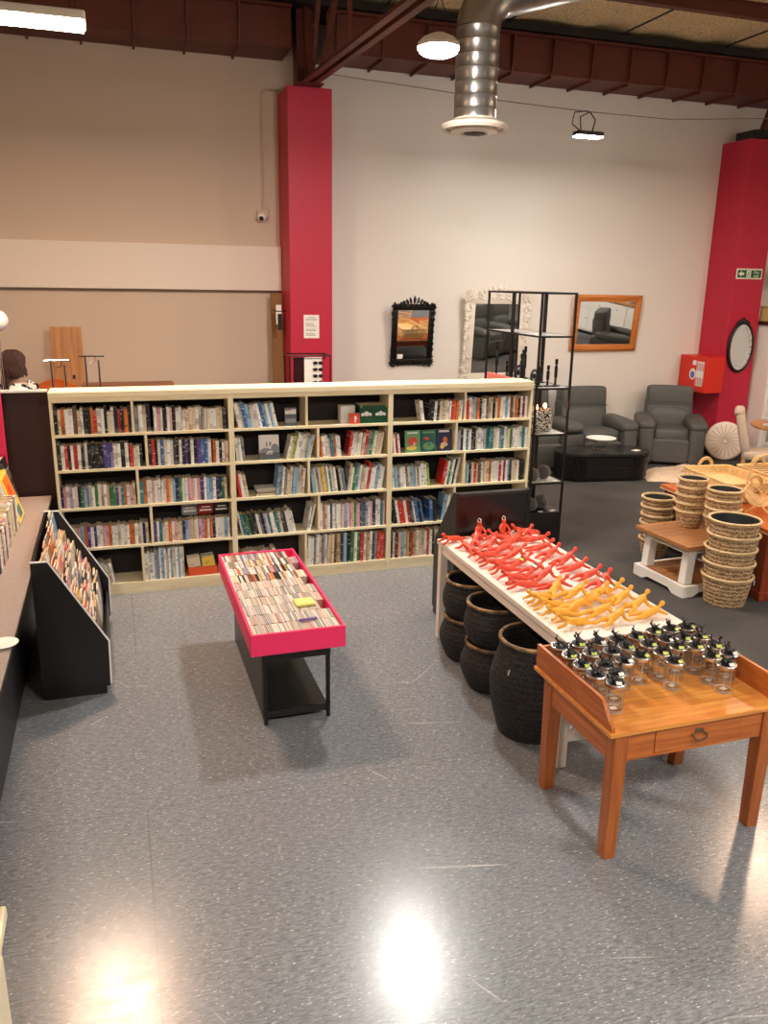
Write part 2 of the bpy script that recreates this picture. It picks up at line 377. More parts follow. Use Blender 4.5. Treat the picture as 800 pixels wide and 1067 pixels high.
# ------------------------------------------------------------------ lamps
M_led = emis('led_panel_neutral', (255, 250, 244), 390.)
M_ledw = emis('led_panel_warm', (255, 216, 184), 230.)
M_ledfill = emis('led_panel_fill', (255, 249, 240), 215.)
M_flood = emis('flood_led', (255, 252, 247), 300.)
M_lampbody = mat('lamp_body', (232, 226, 214), .5)
def highbay(label, x, y, z, lx, ly, M_led, top=5.6):
    t = thing('high_bay_lamp', label, 'lamp', (x, y, z), group='high-bay lamps')
    q = MB(); q.box(-lx/2, lx/2, -ly/2, ly/2, .012, .07, M_lampbody, .012); q.build('housing', t)
    along = lx > ly
    for s in (-1, 1):
        q = MB()
        if along: q.box(-lx/2+.02, lx/2-.02, s*ly/4-ly/5.2, s*ly/4+ly/5.2, 0, .0125, M_led)
        else: q.box(s*lx/4-lx/5.2, s*lx/4+lx/5.2, -ly/2+.02, ly/2-.02, 0, .0125, M_led)
        q.build('led_strip', t)
    q = MB()
    for e in (-1, 1):
        ex, ey = (e*lx*.35, 0) if along else (0, e*ly*.35)
        for s in (-1, 1):
            sx, sy = (0, s*ly*.4) if along else (s*lx*.4, 0)
            q.tube([(ex+sx, ey+sy, .07), (ex, ey, .35)], .004, M_wire, 4)
        q.tube([(ex, ey, .35), (ex, ey, top-z)], .004, M_wire, 4)
    q.build('chain', t); return t
highbay('high-bay lamp at upper left, near the warm-lit wall', -.36, 6.73, 4.23, .66, .32, M_ledw)
t = thing('high_bay_lamp', 'eight-sided high-bay lamp hanging left of the silver duct', 'lamp', (2.47, 6.38, 4.25), group='high-bay lamps')
q = MB(); q.lathe([(0, -.045), (.115, -.045), (.15, -.02), (.155, .0), (0, .0)], M_led, 8, (0, 0, 0)); q.build('led_lens', t)
q = MB(); q.lathe([(0, .0), (.168, .0), (.165, .025), (.12, .07), (.05, .10), (0, .10)], M_lampbody, 8); q.build('housing', t)
q = MB()
for s in (-1, 1): q.tube([(s*.10, 0, .08), (0, 0, .36)], .004, M_wire, 4)
q.tube([(0, 0, .36), (0, 0, 1.38)], .004, M_wire, 4); q.build('chain', t)
highbay('high-bay lamp over the furniture, beyond the right edge', 7.1, 6.63, 4.27, .42, .30, M_ledw)
for i, (x, y) in enumerate(((-1.2, -.6), (2.5, -.8), (6.2, -.2), (9.8, 4.0))):  # unseen lamps added as fill light
    highbay(['added fill lamp behind the stairs at left', 'added fill lamp straight behind the viewer', 'added fill lamp behind the viewer at right', 'added fill lamp far right over the dining furniture'][i], x, y, 4.27, .62, .32, M_ledfill)
# floodlight on the wire
t = thing('flood_lamp', 'small flood lamp hung from a wire in front of the white wall', 'lamp', (5.39, 9.05, 4.22))
q = MB(); q.box(-.17, .17, -.07, .07, .0, .05, M_blackmetal, .01, Rx(.0)); q.build('housing', t)
q = MB(); q.box(-.16, .16, -.06, .06, -.012, .0, M_flood); q.build('led_face', t)
q = MB(); q.tube([(-.1, 0, .05), (-.12, 0, .2), (0, 0, .26), (.08, 0, .18), (.05, 0, .05)], .008, M_blackmetal, 5); q.tube([(-.02, .01, .27), (-.18, .03, .25), (-.22, 0, .12), (-.12, 0, .06)], .007, M_blackmetal, 5); q.build('bracket', t)
# wire: sags between columns, the lamp hangs from it
b = MB(); pts = [(2.60, 10.3, 4.90), (3.6, 10.2, 4.83), (4.45, 9.5, 4.61), (5.39, 9.05, 4.48), (6.6, 9.2, 4.51), (8.4, 9.85, 4.75), (10.5, 10.4, 5.0)]
b.tube(pts, .006, mat('cable_grey', (150, 130, 112), .6), 5); tag(b.build('catenary_wire'), 'thin wire strung across the white wall, carrying the flood lamp', 'wire')
# duct
M_galv = mat('galvanised_steel', (168, 164, 158), .28, .9, noise=.5, scale=5, rgb2=(128, 124, 118), stretch=(1, 1, .3))
t = thing('spiral_duct', 'silver spiral ventilation duct with a round diffuser hanging over the bookcases', 'duct', (3.41, 7.8, 4.03))
q = MB(); pr = []
for k in range(0, 7):
    z = k*.114; pr += [(.200, z), (.200, z+.104), (.2035, z+.108), (.200, z+.112)]
q.lathe(pr, M_galv, 32)
q.build('pipe', t, 50)
q = MB(); el = []
for k in range(12):
    a = PI/2*k/11*.86; el.append((.34*(1-math.cos(a)), 0, .79+.34*math.sin(a)))
lx = Vector(el[-1])-Vector(el[-2]); lx.normalize(); el += [tuple(Vector(el[-1])+lx*d) for d in (.1, .4, .8, 1.2)]
q.tube(el, .203, M_galv, 32)
q.build('elbow', t, 50)
q = MB(); q.lathe([(.0, .03), (.205, .03), (.205, .02), (.31, -.02), (.318, -.045), (.30, -.07), (.27, -.06), (.27, -.045), (.0, -.03)], mat('diffuser_white', (226, 214, 196), .4), 40); q.build('diffuser_ring', t, 40)
q = MB(); q.lathe([(.21, -.052), (.225, -.085), (.13, -.098), (.12, -.065)], M_white, 32); q.lathe([(.09, -.055), (.1, -.1), (.0, -.105)], mat('duct_black', (15, 14, 14), .6), 24); q.build('diffuser_cone', t, 40)

# camera + conduit
t = thing('security_camera', 'white dome security camera under a conduit on the warm-lit wall', 'camera', (1.925, 11.0, 3.30))
q = MB(); q.box(-.075, .075, -.05, 0, 0, .13, M_walltint, .02); q.build('mount', t)
q = MB(); q.sell((-.03, -.09, .03), (.055, .05, .055), M_white, 1.); q.sell((-.04, -.125, .01), (.03, .025, .03), M_black, 1.); q.build('dome', t, 60)
q = MB(); q.tube([(0, -.015, .13), (.01, -.015, 1.46), (.03, -.015, 1.5), (.07, -.015, 1.515), (.2, -.015, 1.515)], .014, M_walltint, 8); q.build('conduit', t, 60)
# ------------------------------------------------------------------ bookcases
SH = [1.365, 1.082, 0.767, 0.427, 0.100]          # top faces of the shelves
BX = [-.508, .880, 2.270, 3.655]
DV = [[.105, .195, .11, .20, .113], [1.522, 1.617, 1.533, 1.621, 1.50], [2.987, 2.903, 2.993, 2.908, 2.99]]
M_back = mat('dark_back_board', (30, 24, 22), .8)
UN = ['left', 'middle', 'right']
for u in range(3):
    x0, x1 = BX[u], BX[u+1]; w = x1-x0
    t = thing('bookcase', 'pale pine bookcase, %s of the three standing side by side' % UN[u], 'bookcase', (x0, 6.75, 0), group='pine bookcases')
    for s, nx_ in ((0, 'side'), (w-.022, 'side')):
        q = MB(); q.box(s, s+.022, 0, .285, 0, 1.655, M_pinev, .002); q.build('side_panel', t)
    q = MB(); q.box(0, w, -.008, .285, 1.655, 1.70, M_pine, .004); q.build('top_board', t)
    q = MB(); q.box(.022, w-.022, .003, .02, 1.617, 1.655, M_pine); q.build('top_rail', t)
    q = MB(); q.box(.022, w-.022, .27, .283, .0, 1.655, M_back); q.build('back_panel', t)
    for z in SH:
        q = MB(); q.box(.022, w-.022, .001, .27, z-.022, z, M_pine, .0015); q.build('shelf', t)
    q = MB(); q.box(.022, w-.022, .004, .02, 0, .078, M_pine); q.build('plinth', t)
    for r in range(5):
        if u == 2 and r > 3: continue
        zt = 1.617 if r == 0 else SH[r-1]-.022
        if r == 0: zt = 1.655
        q = MB(); q.box(DV[u][r]-x0-.010, DV[u][r]-x0+.010, .002 if r else .021, .27, SH[r], zt, M_pinev); q.build('divider', t)

# book colours: name -> (cover, lettering)
BC = {'white': ((244, 240, 230), (120, 110, 110)), 'cream': ((226, 208, 176), (120, 60, 50)), 'black': ((26, 24, 26), (205, 200, 190)), 'charcoal': ((62, 60, 64), (210, 205, 200)),
      'dark red': ((122, 26, 26), (230, 205, 160)), 'red': ((206, 52, 44), (245, 230, 220)), 'pink': ((232, 178, 180), (150, 60, 90)), 'blue': ((66, 110, 168), (235, 235, 240)), 'pale blue': ((150, 186, 210), (40, 60, 110)),
      'navy': ((34, 40, 84), (220, 215, 200)), 'teal': ((46, 128, 138), (235, 235, 225)), 'green': ((58, 128, 70), (230, 230, 200)), 'lime': ((170, 200, 90), (40, 80, 40)), 'purple': ((96, 64, 138), (235, 225, 240)),
      'orange': ((226, 122, 48), (60, 30, 20)), 'yellow': ((236, 200, 84), (60, 40, 30)), 'brown': ((112, 82, 58), (225, 205, 170)), 'grey': ((150, 150, 150), (50, 50, 54)), 'lilac': ((186, 174, 208), (80, 50, 110)), 'tan': ((196, 168, 128), (80, 50, 30))}
M_pages = mat('page_block', (206, 186, 150), .9, noise=.5, scale=40, stretch=(1, 1, .05), rgb2=(178, 152, 112))
def book_mat(nm):
    k = 'book_'+nm.replace(' ', '_')
    if k in MATS: return MATS[k]
    c, l = BC[nm]; m = bpy.data.materials.new(k); m.use_nodes = True; nt = m.node_tree; b = nt.nodes['Principled BSDF']; Ln = nt.links.new
    b.inputs['Roughness'].default_value = .45
    geo = nt.nodes.new('ShaderNodeNewGeometry'); tc = nt.nodes.new('ShaderNodeTexCoord'); oi = nt.nodes.new('ShaderNodeObjectInfo')
    sm = nt.nodes.new('ShaderNodeMath'); Ln(oi.outputs['Random'], sm.inputs[0]); Ln(geo.outputs['Random Per Island'], sm.inputs[1])
    sc = nt.nodes.new('ShaderNodeMath'); sc.operation = 'MULTIPLY'; sc.inputs[1].default_value = 37.; Ln(sm.outputs[0], sc.inputs[0])
    mp = nt.nodes.new('ShaderNodeMapping'); Ln(geo.outputs['Position'], mp.inputs['Vector']); mp.inputs['Scale'].default_value = (26, 0, 60)
    n = nt.nodes.new('ShaderNodeTexNoise'); n.noise_dimensions = '4D'; n.inputs['Scale'].default_value = 1.; n.inputs['Detail'].default_value = 1
    Ln(mp.outputs['Vector'], n.inputs['Vector']); Ln(sc.outputs[0], n.inputs['W'])
    r1 = nt.nodes.new('ShaderNodeMapRange'); r1.inputs['From Min'].default_value = .63; r1.inputs['From Max'].default_value = .66; r1.inputs['To Max'].default_value = .7; Ln(n.outputs['Fac'], r1.inputs['Value'])
    m2 = nt.nodes.new('ShaderNodeMapping'); Ln(geo.outputs['Position'], m2.inputs['Vector']); m2.inputs['Scale'].default_value = (0, 0, 12)
    n2 = nt.nodes.new('ShaderNodeTexNoise'); n2.noise_dimensions = '4D'; n2.inputs['Scale'].default_value = 1.; n2.inputs['Detail'].default_value = 0
    Ln(m2.outputs['Vector'], n2.inputs['Vector']); Ln(sc.outputs[0], n2.inputs['W'])
    r2 = nt.nodes.new('ShaderNodeMapRange'); r2.inputs['From Min'].default_value = .6; r2.inputs['From Max'].default_value = .63; r2.inputs['To Max'].default_value = .7; Ln(n2.outputs['Fac'], r2.inputs['Value'])
    a = nt.nodes.new('ShaderNodeMix'); a.data_type = 'RGBA'; a.inputs['A'].default_value = lin(c); a.inputs['B'].default_value = lin(tuple(min(255, int(v*.55+ll*.45)) for v, ll in zip(c, l))); Ln(r2.outputs['Result'], a.inputs['Factor'])
    d = nt.nodes.new('ShaderNodeMix'); d.data_type = 'RGBA'; d.inputs['B'].default_value = lin(l); Ln(a.outputs['Result'], d.inputs['A']); Ln(r1.outputs['Result'], d.inputs['Factor'])
    Ln(d.outputs['Result'], b.inputs['Base Color']); MATS[k] = m; return m
def add_book(q, m, M=None, sx=1., sy=1., sz=1.):
    """cover boards, rounded spine and a recessed page block; spine faces -y"""
    vs = []
    t = .07
    vs += q.box(0, t*sx, .02*sy, sy, 0, sz, m); vs += q.box((1-t)*sx, sx, .02*sy, sy, 0, sz, m)
    vs += q.prism([(0, .022*sy), (.18*sx, .004*sy), (.5*sx, 0), (.82*sx, .004*sy), (sx, .022*sy), (sx, .05*sy), (0, .05*sy)], 'z', 0, sz, m)
    vs += q.box(t*sx, (1-t)*sx, .05*sy, .97*sy, .015*sz, .975*sz, M_pages)
    if M is not None: bmesh.ops.transform(q.bm, matrix=M, verts=vs)
BOOKME = {}
def book_me(nm):
    if nm not in BOOKME:
        q = MB(); add_book(q, book_mat(nm)); o = q.build('book'); BOOKME[nm] = o.data; bpy.data.objects.remove(o)
    return BOOKME[nm]
PAL = {'thrill': 'black white black dark_red white cream black white white red cream brown black white orange',
       'mono': 'white black white white cream black white cream black white white grey white pink',
       'dark': 'black white black blue white black pale_blue white red purple white black charcoal cream blue',
       'rom': 'white pink cream white teal lilac pale_blue white purple pink green white cream navy orange white white',
       'pale': 'white white cream white pale_blue white grey cream lime white pale_blue',
       'mix': 'white cream white red white green white pale_blue yellow cream grey white black white cream',
       'warm': 'cream white red cream white tan dark_red white black pale_blue orange white cream brown white',
       'tall': 'white grey pale_blue teal black brown navy cream green charcoal white red tan black pale_blue',
       'series': 'white white pale_blue white blue white grey',
       'cool': 'white white pale_blue white grey white charcoal cream teal white black white lilac green'}
PAL = {k: [w.replace('_', ' ') for w in v.split()] for k, v in PAL.items()}
# (unit, row, column) -> runs: (from, to, height lo, hi, thickness lo, hi, lean in degrees (+ = right), palette)
CELLS = {
 (0,0,0): [(0, 1, .17, .215, .019, .032, 0, 'thrill')], (0,0,1): [(0, .2, .2, .215, .022, .034, 0, 'mono'), (.2, 1, .17, .195, .017, .03, 0, 'mono')],
 (0,1,0): [(0, .82, .195, .22, .02, .032, 0, 'dark'), (.82, 1, .165, .18, .02, .03, 0, 'warm')], (0,1,1): [(0, .8, .2, .215, .019, .032, 0, 'dark'), (.8, 1, .165, .185, .018, .028, 0, 'thrill')],
 (0,2,0): [(0, 1, .165, .185, .017, .026, 0, 'rom')], (0,2,1): [(0, 1, .19, .205, .018, .03, 0, 'rom')],
 (0,3,0): [(0, 1, .17, .185, .018, .028, 0, 'rom')], (0,3,1): [(0, 1, .165, .18, .017, .026, 0, 'rom')],
 (0,4,0): [(0, .66, .17, .2, .015, .024, -10, 'pale')], (0,4,1): [(0, .46, .235, .27, .014, .024, 0, 'pale')],
 (1,0,0): [(0, .62, .18, .215, .02, .032, -11, 'series')],
 (1,1,0): [(0, .13, .2, .225, .016, .026, -5, 'mono'), (.62, 1, .2, .235, .016, .03, 13, 'pale')], (1,1,1): [(0, .36, .16, .19, .018, .03, -5, 'rom'), (.42, 1, .19, .235, .018, .03, 9, 'mix')],
 (1,2,0): [(0, .2, .2, .22, .02, .03, -9, 'warm'), (.55, 1, .21, .26, .016, .028, 6, 'pale')], (1,2,1): [(0, .48, .2, .235, .016, .03, -8, 'mix'), (.48, 1, .2, .25, .017, .03, 8, 'mix')],
 (1,3,0): [(0, .74, .18, .215, .014, .026, -11, 'cool'), (.86, 1, .23, .25, .018, .026, 11, 'mix')], (1,3,1): [(0, 1, .22, .245, .017, .032, 0, 'rom')],
 (1,4,0): [(0, .62, .17, .2, .014, .028, -6, 'cool')], (1,4,1): [(0, 1, .25, .28, .02, .034, 2, 'tall')],
 (2,0,0): [(.36, .5, .17, .19, .03, .045, -9, 'series'), (.5, 1, .17, .185, .017, .03, 3, 'thrill')], (2,0,1): [(0, 1, .175, .2, .018, .03, 0, 'warm')],
 (2,1,0): [(0, .16, .17, .19, .018, .028, -6, 'mix')], (2,1,1): [(0, 1, .18, .2, .018, .03, 0, 'cool')],
 (2,2,0): [(0, .56, .18, .21, .016, .03, -5, 'pale'), (.70, 1, .2, .25, .016, .03, 10, 'mix')], (2,2,1): [(0, 1, .18, .205, .018, .03, 0, 'warm')],
 (2,3,0): [(0, .58, .2, .225, .02, .032, -10, 'dark'), (.62, .78, .2, .22, .03, .04, -3, 'dark'), (.82, 1, .24, .26, .02, .03, 8, 'cool')],
 (2,4,0): [(0, .8, .22, .25, .02, .03, 0, 'warm')],
}
ROWN = ['top', 'second', 'middle', 'fourth', 'bottom']
BOOKS = []
rb = random.Random(5)
for (u, r, c), runs in CELLS.items():
    xa = BX[u]+.024 if c == 0 else DV[u][r]+.012; xb = DV[u][r]-.012 if c == 0 else BX[u+1]-.024
    z = SH[r]+.0004; lst = []; x = xa; prevr = xa
    for (f0, f1, h0, h1, w0, w1, lean, pal) in runs:
        x = max(prevr, xa+f0*(xb-xa)); lim = xa+f1*(xb-xa)
        a = math.radians(lean); base = rb.uniform(h0, h1); left = None
        while True:
            w = rb.uniform(w0, w1); h = min(h1, max(h0, base+rb.gauss(0, .006) if rb.random() < .8 else rb.uniform(h0, h1)))
            if rb.random() < .12: base = rb.uniform(h0, h1)
            aa = a+(rb.gauss(0, .012) if lean else 0)
            if left is None:
                left = x + (h*math.sin(-aa) if aa < 0 else 0)
                if aa > 0: left = x+.0
            # leaning left pivots on the lower-left corner, leaning right on the lower-right
            adv = w/math.cos(aa)+.0008
            right = left+adv+(h*math.sin(aa) if aa > 0 else 0)
            if right > lim-.001: break
            nm = rb.choice(PAL[pal]); d = min(.235, h*rb.uniform(.62, .74)); y = 6.75+rb.uniform(.012, .03)
            if aa >= 0: M = T(left+w*math.cos(aa), y, z) @ Ry(aa) @ T(-w, 0, 0) if aa > 0 else T(left, y, z)
            else: M = T(left, y, z) @ Ry(aa)
            lst.append([nm, w, d, h, M]); left += adv
        prevr = left
    for i, e in enumerate(lst): BOOKS.append((u, r, c, i+1, len(lst), *e))
hid = lambda u, r, c, i: (u == 0 and r == 4 and c == 0 and i < 8)
order = sorted(range(len(BOOKS)), key=lambda k: -BOOKS[k][6]*BOOKS[k][8]*(0.3 if (BOOKS[k][0] == 2 and BOOKS[k][1] > 2) or hid(*BOOKS[k][:4]) else 1))
keep = set(order[:300]); rest = MB()
for k, (u, r, c, i, n, nm, w, d, h, M) in enumerate(BOOKS):
    if k in keep:
        o = inst(book_me(nm), 'book', (0, 0, 0)); o.matrix_world = M @ Matrix.Diagonal((w, d, h, 1))
        tag(o, '%s book, %s from left, %s shelf %s half, %s bookcase' % (nm, ordw(i), ROWN[r], 'left' if c == 0 else 'right', UN[u]), 'book', 'books on the %s bookcase' % UN[u])
    else: add_book(rest, book_mat(nm), M, w, d, h)
o = rest.build('shelved_books'); tag(o, 'the slimmer paperbacks filling the gaps along all three pine bookcases', 'books', None, 'stuff')

# face-out books, boxes, flat books
def face_book(x, z, w, h, d, cov, label, tilt=8, deco=None, name='picture_book', y=6.79, cat='book'):
    t = thing(name, label, cat, (x, y, z))
    M = Rx(-math.radians(tilt)); q = MB()
    q.box(-w/2, w/2, 0, d, 0, h, cov, .001, M); q.build('cover', t)
    q = MB(); q.box(-w/2+.003, w/2+.0015, .003, d-.003, .002, h+.0015, M_pages, 0, M); q.build('pages', t)
    if deco:
        for (kind, dx, dz, rx_, rz_, m) in deco:
            q = MB()
            if kind == 'box': q.box(dx-rx_, dx+rx_, -.0015, .0, dz-rz_, dz+rz_, m, 0, M)
            else: q.sell((dx, -.0002, dz), (rx_, .0014, rz_), m, 1.); bmesh.ops.transform(q.bm, matrix=M, verts=q.bm.verts)
            q.build('cover_art', t, 40)
    return t
mc = lambda n, c, r=.4: mat(n, c, r)
P_white = mc('cover_white', (232, 228, 222)); P_grey = mc('cover_grey', (140, 142, 146)); P_dgrey = mc('cover_slate', (92, 98, 104)); P_red = mc('cover_red', (214, 66, 40))
P_green = mc('box_green', (14, 74, 44)); P_lgreen = mc('cover_sage', (104, 160, 112)); P_teal = mc('cover_teal', (28, 96, 84)); P_navy = mc('cover_navy', (36, 40, 84)); P_or = mc('cover_orange', (226, 120, 46)); P_yel = mc('cover_yellow', (240, 208, 90)); P_skin = mc('cover_peach', (236, 196, 160)); P_bl = mc('cover_black', (24, 24, 26))
face_book(1.388, SH[0], .098, .15, .02, P_dgrey, 'small face-out book with grey landscape cover on the middle bookcase top shelf', 6, [('box', 0, .12, .047, .02, P_white), ('box', 0, .045, .047, .018, P_grey), ('box', -.02, .134, .025, .006, P_or)])
face_book(1.90, SH[0], .13, .15, .09, P_white, 'plain white box behind the small red one, middle bookcase top shelf', 0, None, 'gift_box', 6.83, 'box')
face_book(1.95, SH[0], .09, .092, .018, P_red, 'small square red book with white mark, middle bookcase top shelf', 5, [('ell', .005, .05, .012, .02, P_white), ('box', .002, .03, .006, .018, P_white)], y=6.77)
for i, (xx, ll) in enumerate(((2.055, 'left'), (2.185, 'right'))):
    face_book(xx, SH[0], .126, .158, .16, P_green, 'dark green box with a white scroll emblem, %s one of the pair' % ll, 0, [('ell', 0, .082, .05, .012, P_white), ('ell', 0, .084, .02, .022, P_white), ('ell', 0, .084, .011, .013, P_green), ('ell', -.035, .07, .014, .006, P_white), ('ell', .035, .07, .014, .006, P_white), ('box', -.048 if i == 0 else .05, .148, .006, .006, P_yel)], 'storage_box', 6.775, 'box')
face_book(1.20, SH[1], .17, .21, .016, P_white, 'face-out white book with grey mountain landscape cover, middle bookcase second shelf', 8, [('box', 0, .03, .085, .03, P_dgrey), ('ell', -.03, .07, .05, .03, P_grey), ('ell', .05, .085, .035, .05, P_grey), ('box', .0, .06, .03, .016, P_white), ('box', -.02, .13, .006, .02, P_grey), ('box', .01, .135, .008, .016, P_grey)])
q = MB()
for j in range(3):
    t = thing('flat_book', '%s book lying flat in the middle bookcase, middle shelf gap' % ['white, lowest', 'black, middle', 'white, topmost'][j], 'book', (1.20, 6.78, SH[2]+.021*j), group='flat books on the middle shelf')
    q = MB(); q.box(-.12, .10, 0, .16, 0, .004, [P_white, P_bl, P_white][j]); q.box(-.12, .10, 0, .16, .016, .02, [P_white, P_bl, P_white][j]); q.box(-.118, -.114, 0, .16, .004, .016, [P_white, P_bl, P_white][j]); q.build('cover', t)
    q = MB(); q.box(-.114, .098, .003, .157, .004, .016, M_pages); q.build('pages', t)
face_book(2.50, SH[1], .145, .195, .012, P_lgreen, 'face-out green picture book with red figure, right bookcase second shelf', 8, [('ell', .0, .10, .045, .04, P_red), ('ell', .012, .085, .022, .03, P_skin), ('ell', -.01, .04, .05, .02, P_yel), ('box', 0, .175, .05, .007, P_white)])
face_book(2.655, SH[1], .145, .195, .012, P_teal, 'face-out dark teal picture book with green swirl, right bookcase second shelf', 8, [('ell', 0, .05, .055, .035, P_lgreen), ('ell', .0, .06, .03, .022, P_teal), ('ell', -.02, .12, .025, .014, P_red), ('box', 0, .175, .055, .008, P_lgreen)])
face_book(2.805, SH[1], .14, .2, .012, P_navy, 'face-out navy picture book with orange figure, right bookcase second shelf', 8, [('ell', .01, .1, .022, .03, P_or), ('ell', .0, .06, .035, .02, P_skin), ('ell', -.02, .04, .02, .02, P_yel), ('box', 0, .18, .05, .009, P_white)])
for i, (xx, m_, c_) in enumerate(((.52, P_grey, 'grey'), (.655, mc('cover_brick', (150, 40, 30)), 'dark red'), (.79, P_bl, 'black'))):
    t = thing('display_book', '%s book propped sideways above the row, left bookcase fourth shelf' % c_, 'book', (xx, 6.90, SH[3]+.181), group='books propped above the fourth shelf row')
    q = MB(); q.box(-.064, .064, 0, .10, 0, .1, m_, .002); q.build('cover', t)
    q = MB(); q.box(-.05, .05, -.001, 0, .03, .045, M_paper); q.box(-.035, .04, -.001, 0, .06, .07, M_paper); q.build('lettering', t)
# orange carton of cards, bottom of the left bookcase
t = thing('card_carton', 'orange open carton holding cards, left bookcase bottom shelf', 'box', (.60, 6.78, SH[4]))
q = MB(); Mo = mat('orange_card', (226, 84, 36), .6)
q.box(-.125, .125, 0, .004, 0, .075, Mo); q.box(-.125, .125, .2, .204, 0, .075, Mo); q.box(-.125, -.121, 0, .2, 0, .075, Mo); q.box(.121, .125, 0, .2, 0, .075, Mo); q.box(-.125, .125, 0, .2, 0, .003, Mo); q.build('carton', t)
for i in range(2):
    for j in range(6):
        o = inst(book_me(['cream', 'white', 'yellow', 'white', 'grey', 'green'][(i*2+j) % 6]), 'card_pack', (.60-.06+.12*i+.055, 6.79+.03*j, SH[4]+.004), (-.1, 0, PI/2), (.018, .108, .16-.004*j))
        tag(o, '%s card pack, %s from the front, %s pile in the orange carton' % (['cream', 'white', 'yellow', 'white', 'grey', 'green'][(i*2+j) % 6], ordw(j+1), ['left', 'right'][i]), 'cards', 'card packs in the orange carton')

# ------------------------------------------------------------------ black magazine racks
M_edge = mat('white_edging', (240, 238, 236), .5)
PROF = [(0, 0), (0, .905), (.095, .905), (.405, .355), (.398, .05), (.375, .05), (.375, 0)]
def mag_rack(label, loc, rz, L):
    """side profile in (depth, z): tall back at depth 0, sloping down towards depth .4; length along local y"""
    t = thing('magazine_rack', label, 'rack', loc, rz)
    for s in (0, L-.02):
        q = MB(); q.prism(PROF, 'y', s, s+.02, M_black); sp = q.build('side_panel', t)
        q = MB(); q.tube([(-.002, s+.01, .907), (.096, s+.01, .907), (.408, s+.01, .355), (.402, s+.01, .06)], .009, M_edge, 4); q.build('edging', sp)
    q = MB(); q.box(0, .016, .02, L-.02, 0, .905, M_black); q.build('back_panel', t)
    q = MB(); q.box(-.002, .10, .02, L-.02, .885, .905, M_black); q.build('top_board', t) if rz else q.bm.free()
    for i in range(6):
        x = .075+.052*i; z = .60-.088*i
        q = MB(); q.box(x-.03, x+.05, .02, L-.02, z-.012, z, M_black); q.build('tier', t)
    q = MB(); q.box(.38, .392, .02, L-.02, .05, .26, M_black); q.build('front_panel', t)
    q = MB(); q.box(.02, .375, .02, L-.02, 0.0, .05, M_black); q.build('base', t)
    return t
mag_rack('black magazine rack full of comics beside the grey counter', (-.565, 5.01, 0), 0, 1.19)
mc_list = ['white', 'cream', 'grey', 'red', 'black', 'pale blue', 'white', 'yellow', 'brown', 'pink', 'charcoal', 'white', 'tan', 'cream', 'white', 'navy', 'cream', 'orange']
def mag_mat(nm):
    k = 'magazine_'+nm.replace(' ', '_')
    if k in MATS: return MATS[k]
    c, l = BC[nm]
    return mat(k, c, .35, noise=1., scale=34, rgb2=tuple(int(a*.45+b_*.55) for a, b_ in zip(c, l)))
MAGME = {}
def mag_me(nm):
    if nm not in MAGME:
        q = MB()       # folded spine edge, slightly bowed cover
        vs = q.box(-.5, .5, 0, 1, 0, 1, mag_mat(nm)); q.box(-.30, .30, .02, .985, .985, 1.003, M_pages)
        bmesh.ops.subdivide_edges(q.bm, edges=[e for e in q.bm.edges if abs(e.verts[0].co.z-e.verts[1].co.z) > .5], cuts=3)
        for v in q.bm.verts: v.co.x += .35*math.sin(v.co.z*PI)
        o = q.build('magazine'); MAGME[nm] = o.data; bpy.data.objects.remove(o)
    return MAGME[nm]
rm = random.Random(3)
TIERN = ['back', 'second', 'third', 'fourth', 'fifth', 'front']
for i in range(6):
    x = -.565+.085+.052*i; z = .602-.088*i
    for j in range(7):
        for k in range(3):
            nm = rm.choice(mc_list); y = 5.045+j*.162+rm.uniform(-.01, .01)+.012*k; hh = rm.uniform(.26, .305)+(.03 if (i == 0 and j == 6) else 0); th = rm.uniform(.008, .013)
            if y+.155 > 6.175: y = 6.018
            o = inst(mag_me(nm), 'magazine', (x+.013*k-.016, y, z), (rm.uniform(-.02, .02), -.10+rm.uniform(-.03, .03), rm.uniform(-.03, .03)), (th, rm.uniform(.148, .16), hh-.010*k))
            tag(o, '%s magazine, %s from the near end, %s layer, %s tier of rack by counter' % (nm, ordw(j+1), ['rear', 'middle', 'front'][k], TIERN[i]), 'magazine', 'magazines in the rack by the counter')

# ------------------------------------------------------------------ grey counter, panels and its records
M_counter = mat('counter_laminate', (152, 138, 130), .55, noise=.35, scale=30, rgb2=(130, 118, 112))
t = thing('counter', 'long low counter with grey-brown top and black front along the left edge', 'counter', (-1.1, 4.4, 0))
q = MB(); q.box(-.55, .535, -2.5, 2.55, .81, .84, M_counter, .003); q.build('worktop', t)
q = MB(); q.box(.531, .538, -2.5, 2.55, .812, .838, M_black); q.build('edge_strip', t)
q = MB(); q.box(-.5, .40, -2.45, 2.50, 0, .81, mat('counter_front', (44, 44, 46), .45)); q.build('carcass', t)
b = MB(); b.box(-1.5, -.530, 7.02, 7.045, .005, 1.672, mat('brown_board', (52, 26, 20), .6)); t = None
o = b.build('back_board'); q = MB(); q.box(-1.5, -.530, 7.005, 7.06, 1.672, 1.690, M_white); cpp = q.build('capping', o); tag(o, 'dark brown board with white capping standing behind the end of the counter', 'panel')
b = MB(); b.box(-1.75, -.845, 6.78, 6.82, .84, 1.72, mat('pink_panel', (238, 40, 92), .5), .004); tag(b.build('pink_partition'), 'hot pink upright panel at the far end of the counter', 'panel')
t = thing('paper_dish', 'round white dish lying on the counter at left edge', 'dish', (-.605, 3.99, .84))
q = MB(); q.lathe([(0, .002), (.035, .0), (.062, .008), (.07, .014), (.066, .015), (.035, .006), (0, .006)], M_white, 28); q.build('dish', t, 50)
